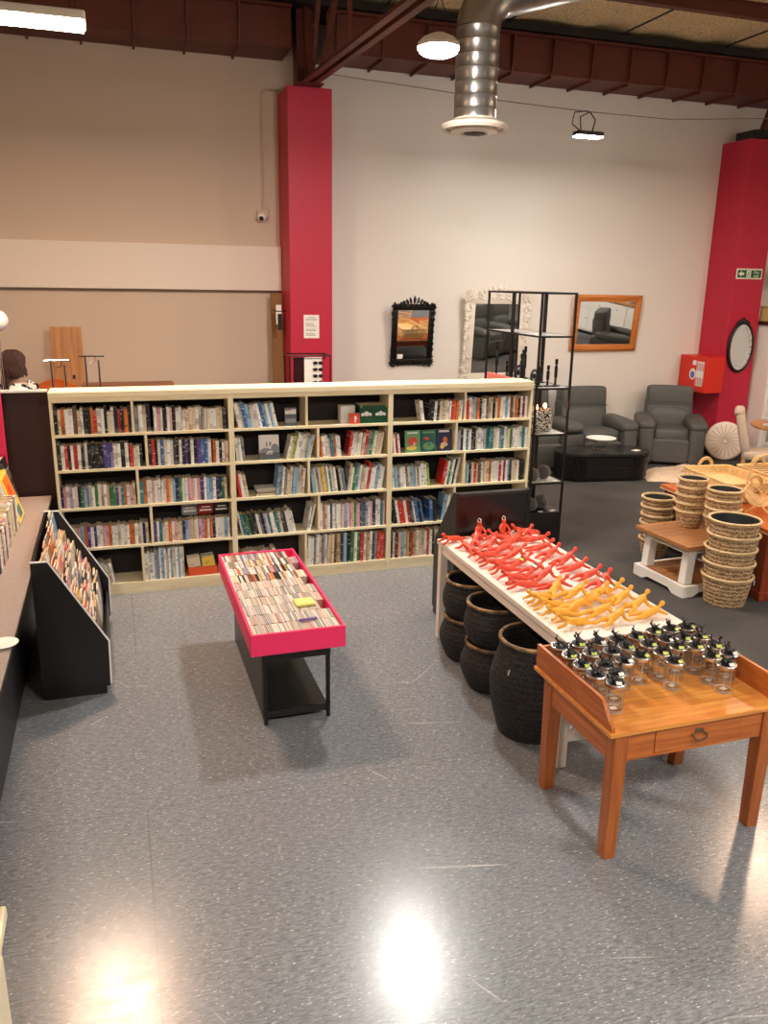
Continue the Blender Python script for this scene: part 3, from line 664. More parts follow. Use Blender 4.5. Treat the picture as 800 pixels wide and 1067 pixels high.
# upright file of books, spines to the right
seq = ['charcoal', 'white', 'cream', 'dark red', 'cream', 'white', 'black', 'cream', 'pink', 'cream', 'white', 'tan', 'cream', 'grey', 'cream', 'white', 'cream', 'pink', 'cream', 'charcoal', 'cream', 'white']
y = 5.06
for i, nm in enumerate(seq):
    w = rm.uniform(.034, .052); h = rm.uniform(.205, .225) if i < 8 else rm.uniform(.225, .25)
    o = inst(book_me(nm), 'filed_book', (-.72-rm.uniform(0, .02), y, .841), (0, 0, PI/2), (w, .30, h)); y += w+.003
    tag(o, '%s book filed upright on the counter, %s from the near end' % (nm, ordw(i+1)), 'book', 'books filed along the counter')
seq = [('dark red', .028), ('charcoal', .03), ('orange', .035), ('yellow', .045), ('cream', .03), ('white', .03)]
x = -.985
for i, (nm, w) in enumerate(seq):
    o = inst(book_me(nm), 'large_book', (x+w, y+.02, .841), (0, -.26, 0), (w, .30, .33)); x += w/math.cos(.26)+.003
    tag(o, 'large %s book leaning on the counter, %s from the left of its row' % (nm, ordw(i+1)), 'book', 'large leaning books on the counter')
t = thing('album', 'large picture album with orange cover leaning on the row of counter books', 'book', (x+.015, y+.03, .841)); t.rotation_euler = (0, -.30, 0)
q = MB(); q.box(0, .03, 0, .32, 0, .36, P_yel, .002); q.build('cover', t)
q = MB(); q.box(.03, .0315, .05, .30, .14, .33, P_or); q.box(.0315, .0325, .12, .2, .2, .27, P_red); q.box(.03, .0315, .1, .25, .02, .1, mc('cover_sea', (60, 120, 120))); q.build('cover_art', t)
for i in range(4):
    o = inst(book_me(['white', 'cream', 'white', 'black'][i]), 'paperback', (-1.06+.075*i, y+.46, .841), (0, -.2, 0), (.06, .2, .36+.01*i))
    tag(o, '%s tall book behind the orange album, %s from the left' % (['white', 'cream', 'white', 'black'][i], ordw(i+1)), 'book', 'tall books behind the album')

# ------------------------------------------------------------------ pink CD bin on its black stand
M_pink = mat('hot_pink_paint', (250, 48, 106), .5)
t = thing('disc_bin', 'hot pink open bin of music discs on a black metal stand', 'display bin', (.89, 4.95, 0))
w, l0, l1, z0, z1 = .275, -.74, .735, .51, .64
q = MB()
q.box(-w, w, l0, l0+.016, z0, z1, M_pink, .0015); q.box(-w, w, l1-.016, l1, z0, z1, M_pink, .0015); q.box(-w, -w+.016, l0+.016, l1-.016, z0, z1, M_pink, .0015); q.box(w-.016, w, l0+.016, l1-.016, z0, z1, M_pink, .0015); q.box(-w+.01, w-.01, l0+.01, l1-.01, z0, z0+.01, M_pink); q.build('bin', t)
q = MB(); q.box(-.195, .215, -.62, .62, .41, .51, M_black, .002); q.build('apron_box', t)
for (sx, sy) in ((-.18, -.61), (.2, -.61), (-.18, .61), (.2, .61)):
    q = MB(); q.box(sx-.011, sx+.011, sy-.011, sy+.011, 0, .41, M_blackmetal); q.build('leg', t)
q = MB(); q.box(-.194, -.186, -.6, .6, .03, .41, M_black); q.build('side_panel', t)
q = MB(); q.box(-.186, .2, -.6, .6, .055, .07, mat('dark_shelf', (34, 34, 33), .25)); q.box(-.186, .2, -.61, -.59, .04, .085, M_black); q.build('tray', t)
CDC = {'white': (244, 240, 232), 'cream': (232, 214, 180), 'grey': (150, 146, 142), 'black': (40, 36, 36), 'yellow': (222, 184, 104), 'orange': (206, 128, 82), 'pink': (216, 166, 160), 'blue': (110, 130, 158), 'tan': (182, 150, 116), 'lilac': (176, 158, 182), 'red': (176, 72, 60), 'brown': (120, 92, 70), 'pale grey': (190, 186, 180)}
CDME = {}
M_clearplastic = mat('clear_plastic_edge', (226, 220, 210), .2)
def cd_me(nm):
    if nm not in CDME:
        m = mat('disc_'+nm.replace(' ', '_'), CDC[nm], .3, noise=.6, scale=9, rgb2=tuple(int(v*.62) for v in CDC[nm]), stretch=(1, 6, 1))
        q = MB(); q.box(.0, 1, 0, 1, 0, .985, m); q.box(0, .22, 0, 1, .985, 1, M_clearplastic); q.box(.78, 1, 0, 1, .985, 1, M_clearplastic); q.box(.22, .78, .05, .95, .985, .992, m)
        o = q.build('disc_case'); CDME[nm] = o.data; bpy.data.objects.remove(o)
    return CDME[nm]
names = ['black', 'brown', 'white', 'white', 'white', 'white', 'cream', 'grey', 'black', 'yellow', 'orange', 'pink', 'blue', 'tan', 'lilac', 'red', 'brown', 'pale grey', 'pale grey', 'white', 'cream', 'tan']
ROWS10 = ['nearest', 'second', 'third', 'fourth', 'fifth', 'sixth', 'seventh', 'eighth', 'ninth', 'farthest']
far = MB(); rc = random.Random(21)
for r in range(10):
    y = 4.95+l0+.022+r*.1432; x = .89-w+.019; i = 0; streak = 'white'; gap = .05 if r in (2, 5, 7, 9) else 0.0
    lean = rc.uniform(-.05, .05)
    while x < .89+w-.030-gap:
        i += 1
        if rc.random() < .78: streak = rc.choice(names)
        th = .0104; h = .112+rc.uniform(-.003, .003)
        if i > 50: break
        loc = (x, y+rc.uniform(0, .002), z0+.0106)
        if r < 6:
            o = inst(cd_me(streak), 'disc_case', loc, (0, 0, 0), (.0093, .138, h))
            tag(o, '%s disc case, %s from left, %s row of the pink bin' % (streak, ordw(i), ROWS10[r]), 'music disc', 'disc cases in the pink bin')
        else:
            far.box(loc[0], loc[0]+.0093, loc[1], loc[1]+.138, loc[2], loc[2]+h, cd_me(streak).materials[0])
        x += th
tag(far.build('disc_cases'), 'the four farthest rows of disc cases packed in the pink bin', 'music discs', None, 'stuff')
b = MB(); b.box(-.06, .06, -.055, .055, 0, .011, mat('yellow_case', (226, 214, 120), .3)); b.box(-.05, .055, -.05, .05, .011, .0125, mat('yellow_card', (232, 222, 140), .3))
o = b.build('yellow_case', None, 0, (1.01, 4.62, .638)); o.rotation_euler.z = .05; tag(o, 'pale yellow case lying flat on top of the discs', 'music disc')
b = MB(); b.box(-.055, .055, -.008, .008, 0, .012, mat('purple_case', (112, 74, 150), .3), .002); o = b.build('purple_case', None, 0, (.975, 4.355, .637)); o.rotation_euler = (0, 0, .15); tag(o, 'purple disc case tipped up over the nearest disc rows', 'music disc')
# ------------------------------------------------------------------ black rack seen from behind, at the far end of the white table
PROF[:] = [(0, 0), (0, 1.075), (.05, 1.075), (.385, .63), (.41, .55), (.41, .05), (.385, .05), (.385, 0)]
t = thing('magazine_rack', 'black magazine rack seen from behind at the far end of the white table', 'rack', (2.905, 5.315, 0), PI/2)
L = .60
for s in (0, L-.02):
    q = MB(); q.prism(PROF, 'y', s, s+.02, M_black); q.build('side_panel', t)
q = MB(); q.box(.004, .02, .02, L-.02, .02, 1.05, mat('black_gloss_board', (26, 20, 20), .22)); q.build('back_panel', t)
q = MB(); q.box(0, .06, .02, L-.02, 1.05, 1.07, mat('black_board', (40, 38, 38), .4)); q.build('top_board', t)
for i in range(5):
    q = MB(); q.box(.06+.06*i, .14+.06*i, .02, L-.02, .78-.12*i, .792-.12*i, M_black); q.build('tier', t)
q = MB(); q.box(.385, .40, .02, L-.02, .05, .3, M_black); q.build('front_panel', t)
q = MB(); q.box(.02, .38, .02, L-.02, 0, .05, M_black); q.build('base', t)

# ------------------------------------------------------------------ white table
M_wtable = mat('white_table_paint', (238, 228, 216), .4)
t = thing('display_table', 'long white table covered with red and yellow climbing figures', 'table', (2.53, 4.345, 0))
q = MB(); q.box(-.385, .385, -.925, .925, .725, .76, M_wtable, .004); q.build('tabletop', t)
for sx in (-1, 1):
    for sy in (-1, 1):
        q = MB(); q.box(sx*.35-.028, sx*.35+.028, sy*.885-.028, sy*.885+.028, .0055 if (sx > 0) else 0, .725, M_wtable, .003); q.build('leg', t)
    if sx > 0:
        q = MB(); q.box(sx*.35-.018, sx*.35+.018, -.857, .857, .09, .135, M_wtable); q.build('stretcher', t)
    q = MB(); q.box(sx*.355-.012, sx*.355+.012, -.857, .857, .66, .725, M_wtable); q.build('apron', t)
q = MB(); q.box(-.322, .322, -.905, -.865, .15, .20, M_wtable); q.build('stretcher', t)
for sy in (-1, 1):
    q = MB(); q.box(-.322, .322, sy*.885-.012, sy*.885+.012, .66, .725, M_wtable); q.build('apron', t)

# ------------------------------------------------------------------ climbing figures
M_cred = mat('coral_red_resin', (222, 72, 44), .45); M_cyel = mat('amber_yellow_resin', (236, 168, 44), .45)
def climber_skel(v):
    s = 1 if v != 1 else -1; up = .018 if v == 2 else 0
    V = [(-.015, 0, .024, .017), (.02, 0, .028+up*.4, .016), (.05, 0, .038+up, .020), (.082, 0, .056+up, .0055), (.100, 0, .070+up, .0150), (.114, 0, .080+up, .0065),
         (.055, s*.024, .038+up, .010), (.084, s*.046, .024, .0075), (.118, s*.036, .010, .006), (.130, s*.030, .007, .005),
         (.050, -s*.024, .038+up, .010), (.062, -s*.052, .020, .0075), (.096, -s*.062, .009, .006), (.108, -s*.060, .007, .005),
         (-.030, s*.014, .022, .0145), (-.080, s*.030, .020, .0105), (-.128, s*.016, .012, .0075), (-.146, s*.024, .007, .0055),
         (-.026, -s*.014, .022, .0145), (-.062, -s*.044, .018, .0105), (-.108, -s*.050, .013, .0075), (-.124, -s*.062, .007, .0055)]
    if v == 3:      # sitting up, hands on the knees
        V = [(0, 0, .018, .018), (-.006, 0, .045, .017), (-.004, 0, .075, .020), (.0, 0, .097, .009), (.004, 0, .116, .0155), (.007, 0, .132, .0065),
             (-.002, .024, .080, .010), (.014, .040, .058, .0075), (.044, .03, .046, .006), (.054, .026, .046, .005), (-.002, -.024, .080, .010), (.014, -.042, .058, .0075), (.044, -.03, .046, .006), (.054, -.026, .046, .005),
             (.006, .014, .016, .0145), (.052, .022, .034, .0105), (.070, .018, .010, .0075), (.088, .020, .006, .0055), (.006, -.014, .016, .0145), (.056, -.022, .030, .0105), (.078, -.02, .010, .0075), (.096, -.022, .006, .0055)]
    V = [(x_*.9, y_*.74 if v != 3 else y_, z_+.004, r_*f_) for (x_, y_, z_, r_), f_ in zip(V, [1.25, 1.2, 1.3, 1.0, 1.4, 1.0]+[1.3]*16)]
    E = [(0, 1), (1, 2), (2, 3), (3, 4), (4, 5), (2, 6), (6, 7), (7, 8), (8, 9), (2, 10), (10, 11), (11, 12), (12, 13), (0, 14), (14, 15), (15, 16), (16, 17), (0, 18), (18, 19), (19, 20), (20, 21)]
    return V, E
CME = {(v, c): skin_mesh('climber', *climber_skel(v), m, 1) for v in range(4) for c, m in (('red', M_cred), ('yellow', M_cyel))}
M_tagd = mat('dark_card_tag', (46, 48, 56), .5); M_tagy = mat('tag_yellow', (236, 214, 90), .5); M_string = mat('white_cord', (236, 232, 226), .6)
rf = random.Random(9)
def climber(col, v, x, y, ang, label, tagged=0, cord=False, z=.7602, tilt=0.):
    t = thing('climbing_figure', label, 'figurine', (x, y, z), math.radians(ang), '%s climbing figures' % col)
    o = inst(CME[(v, col)], 'body', (0, 0, 0), (0, tilt, 0), parent=t)
    if tagged:
        q = MB(); q.box(-.022, .022, -.016, .016, 0, .0015, M_tagd, 0, T(.0, -.01, .052) @ Rx(.5) @ Rz(.5)); q.box(-.02, .004, -.015, .015, .0016, .002, M_tagy if tagged == 2 else M_paper, 0, T(.0, -.01, .052) @ Rx(.5) @ Rz(.5)); q.build('card_tag', t)
    if cord:
        zz = .125 if v == 3 else .07
        q = MB(); q.tube([(.004, .0, zz*.7), (-.02, 0, zz+.012), (-.006, 0, zz+.03), (.016, 0, zz+.022), (.012, 0, zz-.005)], .0028, M_string, 5); q.build('cord', t)
COLN = ['left', 'middle', 'right']
ys = [4.10, 4.245, 4.395, 4.54, 4.685, 4.83]
for c, xc in enumerate((2.285, 2.475, 2.735)):
    for k, y in enumerate(ys):
        if c == 0 and k == 5: continue
        v = (k+c) % 3
        climber('red', v, xc+rf.uniform(-.015, .015)+(.02 if c == 2 else 0), y+(.09 if c == 0 else .04 if c == 1 else 0)+rf.uniform(-.015, .015), 10+rf.uniform(-12, 12)+(172 if c == 0 else 0), 'red climbing figure lying prone, %s from the yellow ones in the %s column' % (ordw(k+1), COLN[c]), 2 if (c, k) in ((0, 4), (1, 3)) else 1 if (c, k) in ((1, 2), (2, 0)) else 0)
for i, (x, y, a, v, cd_, lb, tg) in enumerate((
    (2.22, 5.16, 200, 0, 0, 'red climbing figure curled at the far left corner of the white table', 0),
    (2.25, 4.93, 110, 1, 0, 'red climbing figure lying crosswise on the left, below the far corner one', 0),
    (2.36, 5.07, 60, 2, 1, 'red climbing figure with white cord, beside the far left corner', 0),
    (2.44, 5.19, -70, 3, 1, 'red climbing figure sitting up with white cord, left of two at the back', 0),
    (2.64, 5.20, -75, 3, 1, 'red climbing figure sitting up with white cord, right of two at the back', 0),
    (2.55, 5.05, 150, 0, 0, 'red climbing figure lying below the two seated ones', 0),
    (2.60, 4.97, 20, 1, 1, 'red climbing figure with white cord in the heap at the middle back', 0),
    (2.74, 5.10, 10, 2, 0, 'red climbing figure with yellow-striped card tag, back right', 2),
    (2.80, 5.00, -25, 0, 0, 'red climbing figure at the right of the back row', 0),
    (2.42, 4.96, 35, 2, 0, 'red climbing figure in the heap at the left back', 0),
    (2.81, 5.20, 170, 1, 0, 'red climbing figure at the far right corner of the white table', 0))):
    climber('red', v, x, y, a, lb, tg, bool(cd_), z=.7602 if i not in (5, 6) else .775)
ysY = [3.585, 3.70, 3.83, 3.965]
for c, xc in enumerate((2.285, 2.50, 2.755)):
    for k, y in enumerate(ysY):
        if c == 2 and k == 0: y -= .0
        climber('yellow', (k+2*c) % 3, xc+rf.uniform(-.02, .02), y+(.02*(1-c))+rf.uniform(-.012, .012)+(.03 if c == 2 else 0), 9+rf.uniform(-9, 11)+(176 if c == 0 else 0), 'yellow climbing figure lying prone, %s from the near end of the %s column' % (ordw(k+1), COLN[c]), 1 if (c, k) in ((0, 2), (2, 3)) else 0)
climber('yellow', 2, 2.40, 4.03, 38, 'yellow climbing figure pointing up towards the red ones, left of centre')
climber('yellow', 1, 2.395, 3.77, 14, 'yellow climbing figure resting across the gap between left and middle columns', z=.772)
climber('yellow', 0, 2.62, 3.90, 20, 'yellow climbing figure resting across the gap between middle and right columns', z=.772)

# ------------------------------------------------------------------ black woven baskets under the table
M_bweave = woven('black_rattan_weave', (46, 42, 40), (12, 11, 11), 9, 6., .7, .5, 7.)
M_rim = mat('scuffed_rim', (70, 56, 42), .6, noise=.9, scale=20, rgb2=(172, 132, 86))
def basket(label, x, y, z, rb_, rm_, rt, h, tag_=False, group='black woven baskets'):
    t = thing('woven_basket', label, 'basket', (x, y, z), rf.uniform(0, 6), group)
    q = MB(); prof = [(0, .004), (rb_*.95, .004)]
    for k in range(25):
        f = k/24; r = rb_+(rm_-rb_)*math.sin(min(1, f/.55)*PI/2) if f < .55 else rm_+(rt-rm_)*((1-math.cos((f-.55)/.45*PI))/2)
        prof.append((r+.004*math.sin(k*PI), .004+f*(h-.012)))
    inner = [(r-.012, z_+.008) for r, z_ in prof[:1:-1]]
    q.lathe(prof+inner+[(0, .014)], M_bweave, 40); q.build('body', t, 60)
    q = MB(); q.tube([(rt*math.cos(a*PI/20), rt*math.sin(a*PI/20), h-.006) for a in range(40)], .0125, M_rim, 8, True); q.build('rim', t, 60)
    if tag_:
        q = MB(); q.box(-.014, .014, -.001, .001, 0, .03, M_paper, 0, T(rm_*.93*math.cos(3.6-t.rotation_euler.z), rm_*.93*math.sin(3.6-t.rotation_euler.z), h*.72) @ Rz(-2.6-t.rotation_euler.z)); q.build('price_tag', t)
basket('black woven basket on the floor, lower of the far stack under the white table', 2.245, 4.88, 0, .145, .20, .165, .315)
basket('black woven basket, upper of the far stack under the white table', 2.25, 4.885, .272, .128, .19, .165, .31)
basket('black woven basket on the floor, lower of the middle stack under the white table', 2.215, 4.42, 0, .145, .207, .17, .32)
basket('black woven basket, upper of the middle stack under the white table', 2.22, 4.425, .277, .13, .198, .175, .315)
basket('largest black woven basket, nearest under the white table, with price tag', 2.205, 3.86, 0, .19, .25, .20, .595, True)

# ------------------------------------------------------------------ wooden writing desk
M_dtop = wood('honey_wood_top', (228, 156, 74), (202, 116, 48), 'X', 3.5, .3, .15)
M_dleg = wood('honey_wood_leg', (182, 102, 44), (152, 76, 30), 'Z', 3.5, .35, .1)
M_drail = wood('honey_wood_rail', (198, 114, 50), (166, 84, 34), 'X', 3.5, .35, .1)
M_drailY = wood('honey_wood_side', (198, 114, 50), (166, 84, 34), 'Y', 3.5, .35, .1)
t = thing('writing_desk', 'honey-coloured wooden writing desk holding glass jars', 'desk', (2.42, 3.05, 0)); ox, oy = 2.42, 3.05
q = MB(); q.box(-.475, .475, -.355, .35, .643, .665, M_dtop, .005); q.build('desktop', t)
for sx in (-1, 1):
    for sy in (-1, 1):
        q = MB(); v = q.box(sx*.405-.037, sx*.405+.037, (-.31 if sy < 0 else .255)-.037, (-.31 if sy < 0 else .255)+.037, 0, .643, M_dleg, .004)
        for p in v:
            if p.co.z < .1: p.co.x += (-.012 if p.co.x > sx*.405 else .012)*(1 if sx < 0 else -1)*0; p.co.x = sx*.405+(p.co.x-sx*.405)*.82; p.co.y = (-.31 if sy < 0 else .255)+(p.co.y-(-.31 if sy < 0 else .255))*.82
        q.build('leg', t)
    q = MB(); q.box(sx*.422-.012, sx*.422+.012, -.273, .218, .50, .643, M_drailY); q.build('side_rail', t)
q = MB(); q.box(-.368, -.225, -.335, -.31, .505, .643, M_drail, .001); q.box(.245, .368, -.335, -.31, .505, .643, M_drail, .001); q.box(-.225, .245, -.335, -.31, .505, .520, M_drail); q.build('front_rail', t)
q = MB(); q.box(-.368, .368, .27, .29, .505, .643, M_drail); q.build('back_rail', t)
dr = MB(); dr.box(-.222, .242, -.338, -.318, .523, .640, M_drail, .002); dr.box(-.21, .23, -.318, .2, .53, .54, M_drail); dro = dr.build('drawer', t)
q = MB(); M_bronze = mat('antique_bronze', (140, 120, 92), .35, .9)
for s in (-1, 1): q.sell((.01+s*.034, -.345, .585), (.008, .008, .008), M_bronze, 1., nu=12, nv=8)
q.box(-.015, .035, -.3405, -.338, .588, .612, M_bronze, .001)
q.tube([(.01+.036*math.cos(a), -.352-.006*math.sin(-a), .583+.024*math.sin(a)) for a in [-PI*k/12 for k in range(13)]], .0042, M_bronze, 6); q.build('handle', dro, 40)
def gallery_poly():
    p = [(.345, .665), (.345, .785)]
    for k in range(9):
        f = k/8; p.append((-.235-.10*f, .785-.085*(1-math.cos(f*PI))/2))
    p += [(-.342, .69), (-.345, .665)]; return p
for sx in (-1, 1):
    q = MB(); q.prism(gallery_poly(), 'x', sx*.455-.009, sx*.455+.009, M_drailY); q.build('gallery_side', t)
q = MB(); q.box(-.446, .446, .327, .345, .665, .775, M_drail); q.build('gallery_back', t)

# ------------------------------------------------------------------ jars with animal lids
M_lid = mat('dull_silver_lid', (205, 205, 205), .25, 1.); M_beast = mat('black_resin', (26, 26, 28), .4); M_tagg = mat('lime_tag', (206, 214, 110), .5)
def beast_mesh(v):
    V = [(-.012, 0, .022, .011), (.012, 0, .024, .0105), (.022, 0, .036, .0055), (.027, 0, .048, .0065), (.036, 0, .046, .0035),
         (-.016, .009, .012, .005), (-.017, .011, .002, .0045), (-.016, -.009, .012, .005), (-.017, -.011, .002, .0045), (.014, .009, .012, .005), (.015, .011, .002, .0045), (.014, -.009, .012, .005), (.015, -.011, .002, .0045),
         (-.026, 0, .024, .0035), (-.034, 0, .014, .0028)]
    E = [(0, 1), (1, 2), (2, 3), (3, 4), (0, 5), (5, 6), (0, 7), (7, 8), (1, 9), (9, 10), (1, 11), (11, 12), (0, 13), (13, 14)]
    if v == 0:
        V += [(.025, .008, .060, .0022), (.022, .014, .072, .0018), (.030, .016, .066, .0016), (.025, -.008, .060, .0022), (.022, -.014, .072, .0018), (.030, -.016, .066, .0016)]
        E += [(3, 15), (15, 16), (15, 17), (3, 18), (18, 19), (18, 20)]
    elif v == 1:
        V[2] = (.024, 0, .034, .0085); V[3] = (.034, 0, .038, .0105); V[4] = (.044, 0, .022, .004)
        V += [(.030, .014, .042, .0065), (.030, -.014, .042, .0065)]; E += [(3, 15), (3, 16)]
    else:
        V[2] = (.018, 0, .044, .006); V[3] = (.022, 0, .062, .006); V[4] = (.033, 0, .060, .004)
        V += [(.018, .005, .07, .002), (.018, -.005, .07, .002)]; E += [(3, 15), (3, 16)]
    return skin_mesh('beast', V, E, M_beast, 1)
BE = [beast_mesh(v) for v in range(3)]
M_glint = mat('glass_glint', (214, 212, 205), .12, spec=.8)  # opaque pale grey, painted-in glints for bright refraction in the jar glass
def jar_proto():
    t = thing('glass_jar', 'x', 'jar', (0, 0, 0), 0, 'jars with black animal lids'); H = .128
    q = MB(); q.lathe([(0, .0), (.040, .0), (.0445, .004), (.0445, H)], M_glass, 28); q.build('glass', t, 50)
    q = MB()
    for zz, rr in ((.003, .0425), (.009, .040)): q.tube([(rr*math.cos(k*PI/14), rr*math.sin(k*PI/14), zz) for k in range(28)], .0016, M_glint, 5, True)
    for a in (.3, 2.2, 4.1): q.tube([(.0447*math.cos(a), .0447*math.sin(a), .006), (.0447*math.cos(a), .0447*math.sin(a), H-.006)], .0010, M_glint, 4)
    q.build('glass_glints', t, 60)
    q = MB(); q.lathe([(.0, H-.004), (.0475, H-.004), (.050, H), (.050, H+.012), (.047, H+.0155), (.0415, H+.0155), (.0, H+.0148)], M_lid, 28)
    q.lathe([(0, H+.0152), (.0405, H+.0152), (.039, H+.017), (0, H+.0172)], M_beast, 24); q.build('lid', t, 40)
    q = MB(); q.box(-.016, .016, -.012, .012, .0085, .0095, M_paper, 0, Rz(.4)); q.build('label_card', t)
    return t, H
jars = {0: [3.30, 3.195, 3.085, 2.98, 2.886], 1: [3.30, 3.19, 3.06, 2.965], 2: [3.295, 3.18, 3.07], 3: [3.295, 3.205, 3.095], 4: [3.295, 3.197, 3.098, 2.997], 5: [3.325, 3.225, 3.13], 6: [3.327, 3.212, 3.11, 2.996, 2.90], 7: [3.326, 3.205, 3.092, 2.999]}
jx = [2.035, 2.14, 2.252, 2.356, 2.485, 2.605, 2.705, 2.805]
proto, H = jar_proto(); n = 0
for c, lst in jars.items():
    for k, y in enumerate(lst):
        lb = 'glass jar with black animal lid, %s from the back in the %s column from left' % (ordw(k+1), ordw(c+1))
        x = jx[c]+rf.uniform(-.006, .006)+(.045 if (c, k) == (0, 4) else 0)
        t = proto if n == 0 else dup(proto)
        t.location = (x, y, .6655); t.rotation_euler.z = rf.uniform(-.5, .5); t['label'] = lb
        o = inst(BE[0 if (k == 0 and c < 4) else rf.randrange(3)], 'animal_knob', (0, 0, H+.0165), (0, 0, rf.uniform(0, 6.28)), (.95, 1.2, .72), t)
        if (c+k) % 3 != 0 or c > 3:
            q = MB(); q.box(-.013, .013, -.009, .009, 0, .001, M_tagg if rf.random() < .7 else M_paper, 0, T(.022*math.cos(-1.2), -.032, H+.022) @ Rx(.5)); q.build('price_tag', t)
        n += 1

# ------------------------------------------------------------------ tall black shelving with glass shelves
M_gshelf = mat('frosted_glass_shelf', (206, 210, 206), .15, spec=.6)
for uu, (ya, yb, lb) in enumerate(((6.95, 7.53, 'tall black metal shelf tower with glass shelves, nearer of two beside the bookcase'), (7.54, 8.12, 'tall black metal shelf tower with glass shelves, farther of two beside the bookcase'))):
    t = thing('shelf_tower', lb, 'shelf', (3.79, ya, .0), group='black shelf towers'); w, d = .375, yb-ya; r = .0095
    for px_ in (r, w-r):
        for py_ in (r, d-r):
            q = MB(); q.box(px_-r, px_+r, py_-r, py_+r, .36, 2.49, M_blackmetal); q.build('post', t)
    q = MB(); q.box(0, w, 0, d, .0055, .366, M_black, .003); q.build('base_box', t)
    for z in (2.49, 2.095, 1.606, 1.158, .674):
        q = MB()
        for a in (0, d-.018): q.box(.019, w-.019, a, a+.018, z-.018, z, M_blackmetal)
        for a in (0, w-.018): q.box(a, a+.018, .019, d-.019, z-.018, z, M_blackmetal)
        q.build('rail', t)
        if z < 2.4:
            q = MB(); q.box(.018, w-.018, .018, d-.018, z-.010, z-.001, M_gshelf); q.build('glass_shelf', t)
def candlestick(x, y, z, h, label, dbl=False):
    t = thing('candlestick', label, 'candlestick', (x, y, z), group='black candlesticks')
    q = MB(); q.lathe([(0, 0), (.045, 0), (.045, .008), (.012, .014), (.010, h*.3), (.016, h*.33), (.016, h*.72), (.009, h*.75), (.009, h*.80), (.015, h*.82), (.015, h), (0, h)], M_blackmetal, 16); q.build('stem', t, 40)
Z1 = 1.606
for x, y, h, lb in ((3.895, 7.10, .19, 'short black candlestick at the left front of the nearer shelf tower'), (3.99, 7.10, .20, 'short black candlestick at the middle front of the nearer shelf tower'), (4.075, 7.10, .26, 'taller black candlestick at the right front of the nearer shelf tower'), (3.86, 7.38, .33, 'thick black candlestick near the left rear post of the nearer tower'),
                    (3.88, 7.70, .24, 'black candlestick left of centre on the farther tower'), (3.86, 7.98, .36, 'tallest black candlestick, far end of the farther tower'), (4.02, 7.72, .26, 'black candlestick at right front on the farther tower'), (4.09, 7.78, .33, 'tall black candlestick by the right posts of the farther tower'), (4.08, 7.40, .22, 'black candlestick at the right rear of the nearer tower'), (3.97, 7.95, .17, 'shortest black candlestick on the farther tower'), (4.05, 7.98, .24, 'black candlestick at the far right of the farther tower')):
    candlestick(x, y, Z1, h, lb)
def ring_sculpture(x, y, z, label, s=1.):
    t = thing('ring_sculpture', label, 'ornament', (x, y, z), .5, 'black ring ornaments')
    q = MB(); q.box(-.05*s, .05*s, -.03*s, .03*s, 0, .02*s, M_beast, .004); q.build('plinth', t)
    q = MB(); q.tube([(.06*s*math.cos(a*PI/10), 0, .085*s+.065*s*math.sin(a*PI/10)) for a in range(20)], .014*s, M_beast, 8, True); q.sell((0, 0, .085*s), (.03*s, .02*s, .03*s), M_beast, 1.); q.build('ring', t, 60)
ring_sculpture(3.92, 7.58, Z1, 'black ring ornament among the candlesticks, farther tower')
ring_sculpture(3.95, 7.30, Z1, 'black ring ornament behind the front candlesticks, nearer tower', .9)
def leaf_pattern():
    m = bpy.data.materials.new('leaf_pattern'); m.use_nodes = True; nt = m.node_tree; b = nt.nodes['Principled BSDF']
    tc = nt.nodes.new('ShaderNodeTexCoord'); w = nt.nodes.new('ShaderNodeTexWave'); w.inputs['Scale'].default_value = 11; w.inputs['Distortion'].default_value = 12; w.inputs['Detail'].default_value = 2; w.inputs['Detail Scale'].default_value = 2.4; w.bands_direction = 'DIAGONAL'
    nt.links.new(tc.outputs['Object'], w.inputs['Vector']); cr = nt.nodes.new('ShaderNodeValToRGB'); cr.color_ramp.interpolation = 'CONSTANT'
    cr.color_ramp.elements[0].color = lin((22, 22, 22)); cr.color_ramp.elements[1].position = .5; cr.color_ramp.elements[1].color = lin((214, 206, 192))
    nt.links.new(w.outputs['Fac'], cr.inputs['Fac']); nt.links.new(cr.outputs['Color'], b.inputs['Base Color']); b.inputs['Roughness'].default_value = .35; return m
M_leaf = leaf_pattern(); M_glow = emis('candle_glow', (255, 170, 110), 14.)
for i, (x, y, lb) in enumerate(((3.885, 7.10, 'leaf-patterned black and white lantern at the front left of the nearer tower'), (4.015, 7.16, 'leaf-patterned black and white lantern right of the front one, nearer tower'), (3.93, 7.36, 'leaf-patterned black and white lantern at the rear of the nearer tower'))):
    t = thing('patterned_lantern', lb, 'lantern', (x, y, 1.158), i, 'leaf-patterned lanterns')
    q = MB(); q.lathe([(0, 0), (.05, 0), (.072, .03), (.075, .14), (.06, .22), (.052, .22), (.066, .14), (.062, .03), (0, .012)], M_leaf, 24, sx=1.12, sy=1.12); q.build('shade', t, 60)
    if i < 2:
        q = MB(); q.lathe([(0, .012), (.018, .012), (.018, .2), (0, .2)], M_white, 12); q.build('candle', t, 40)
        q = MB(); q.sell((0, 0, .248), (.017, .017, .026), M_glow, 1., nu=12, nv=8); q.tube([(0, 0, .2), (0, 0, .225)], .002, M_wire, 4); q.build('flame', t, 60)
b = MB(); b.box(-.09, .09, -.06, .06, 0, .035, M_white, .003); o = b.build('white_box', None, 0, (4.04, 7.42, 1.158)); tag(o, 'flat white box on the shelf behind the patterned lanterns', 'box')
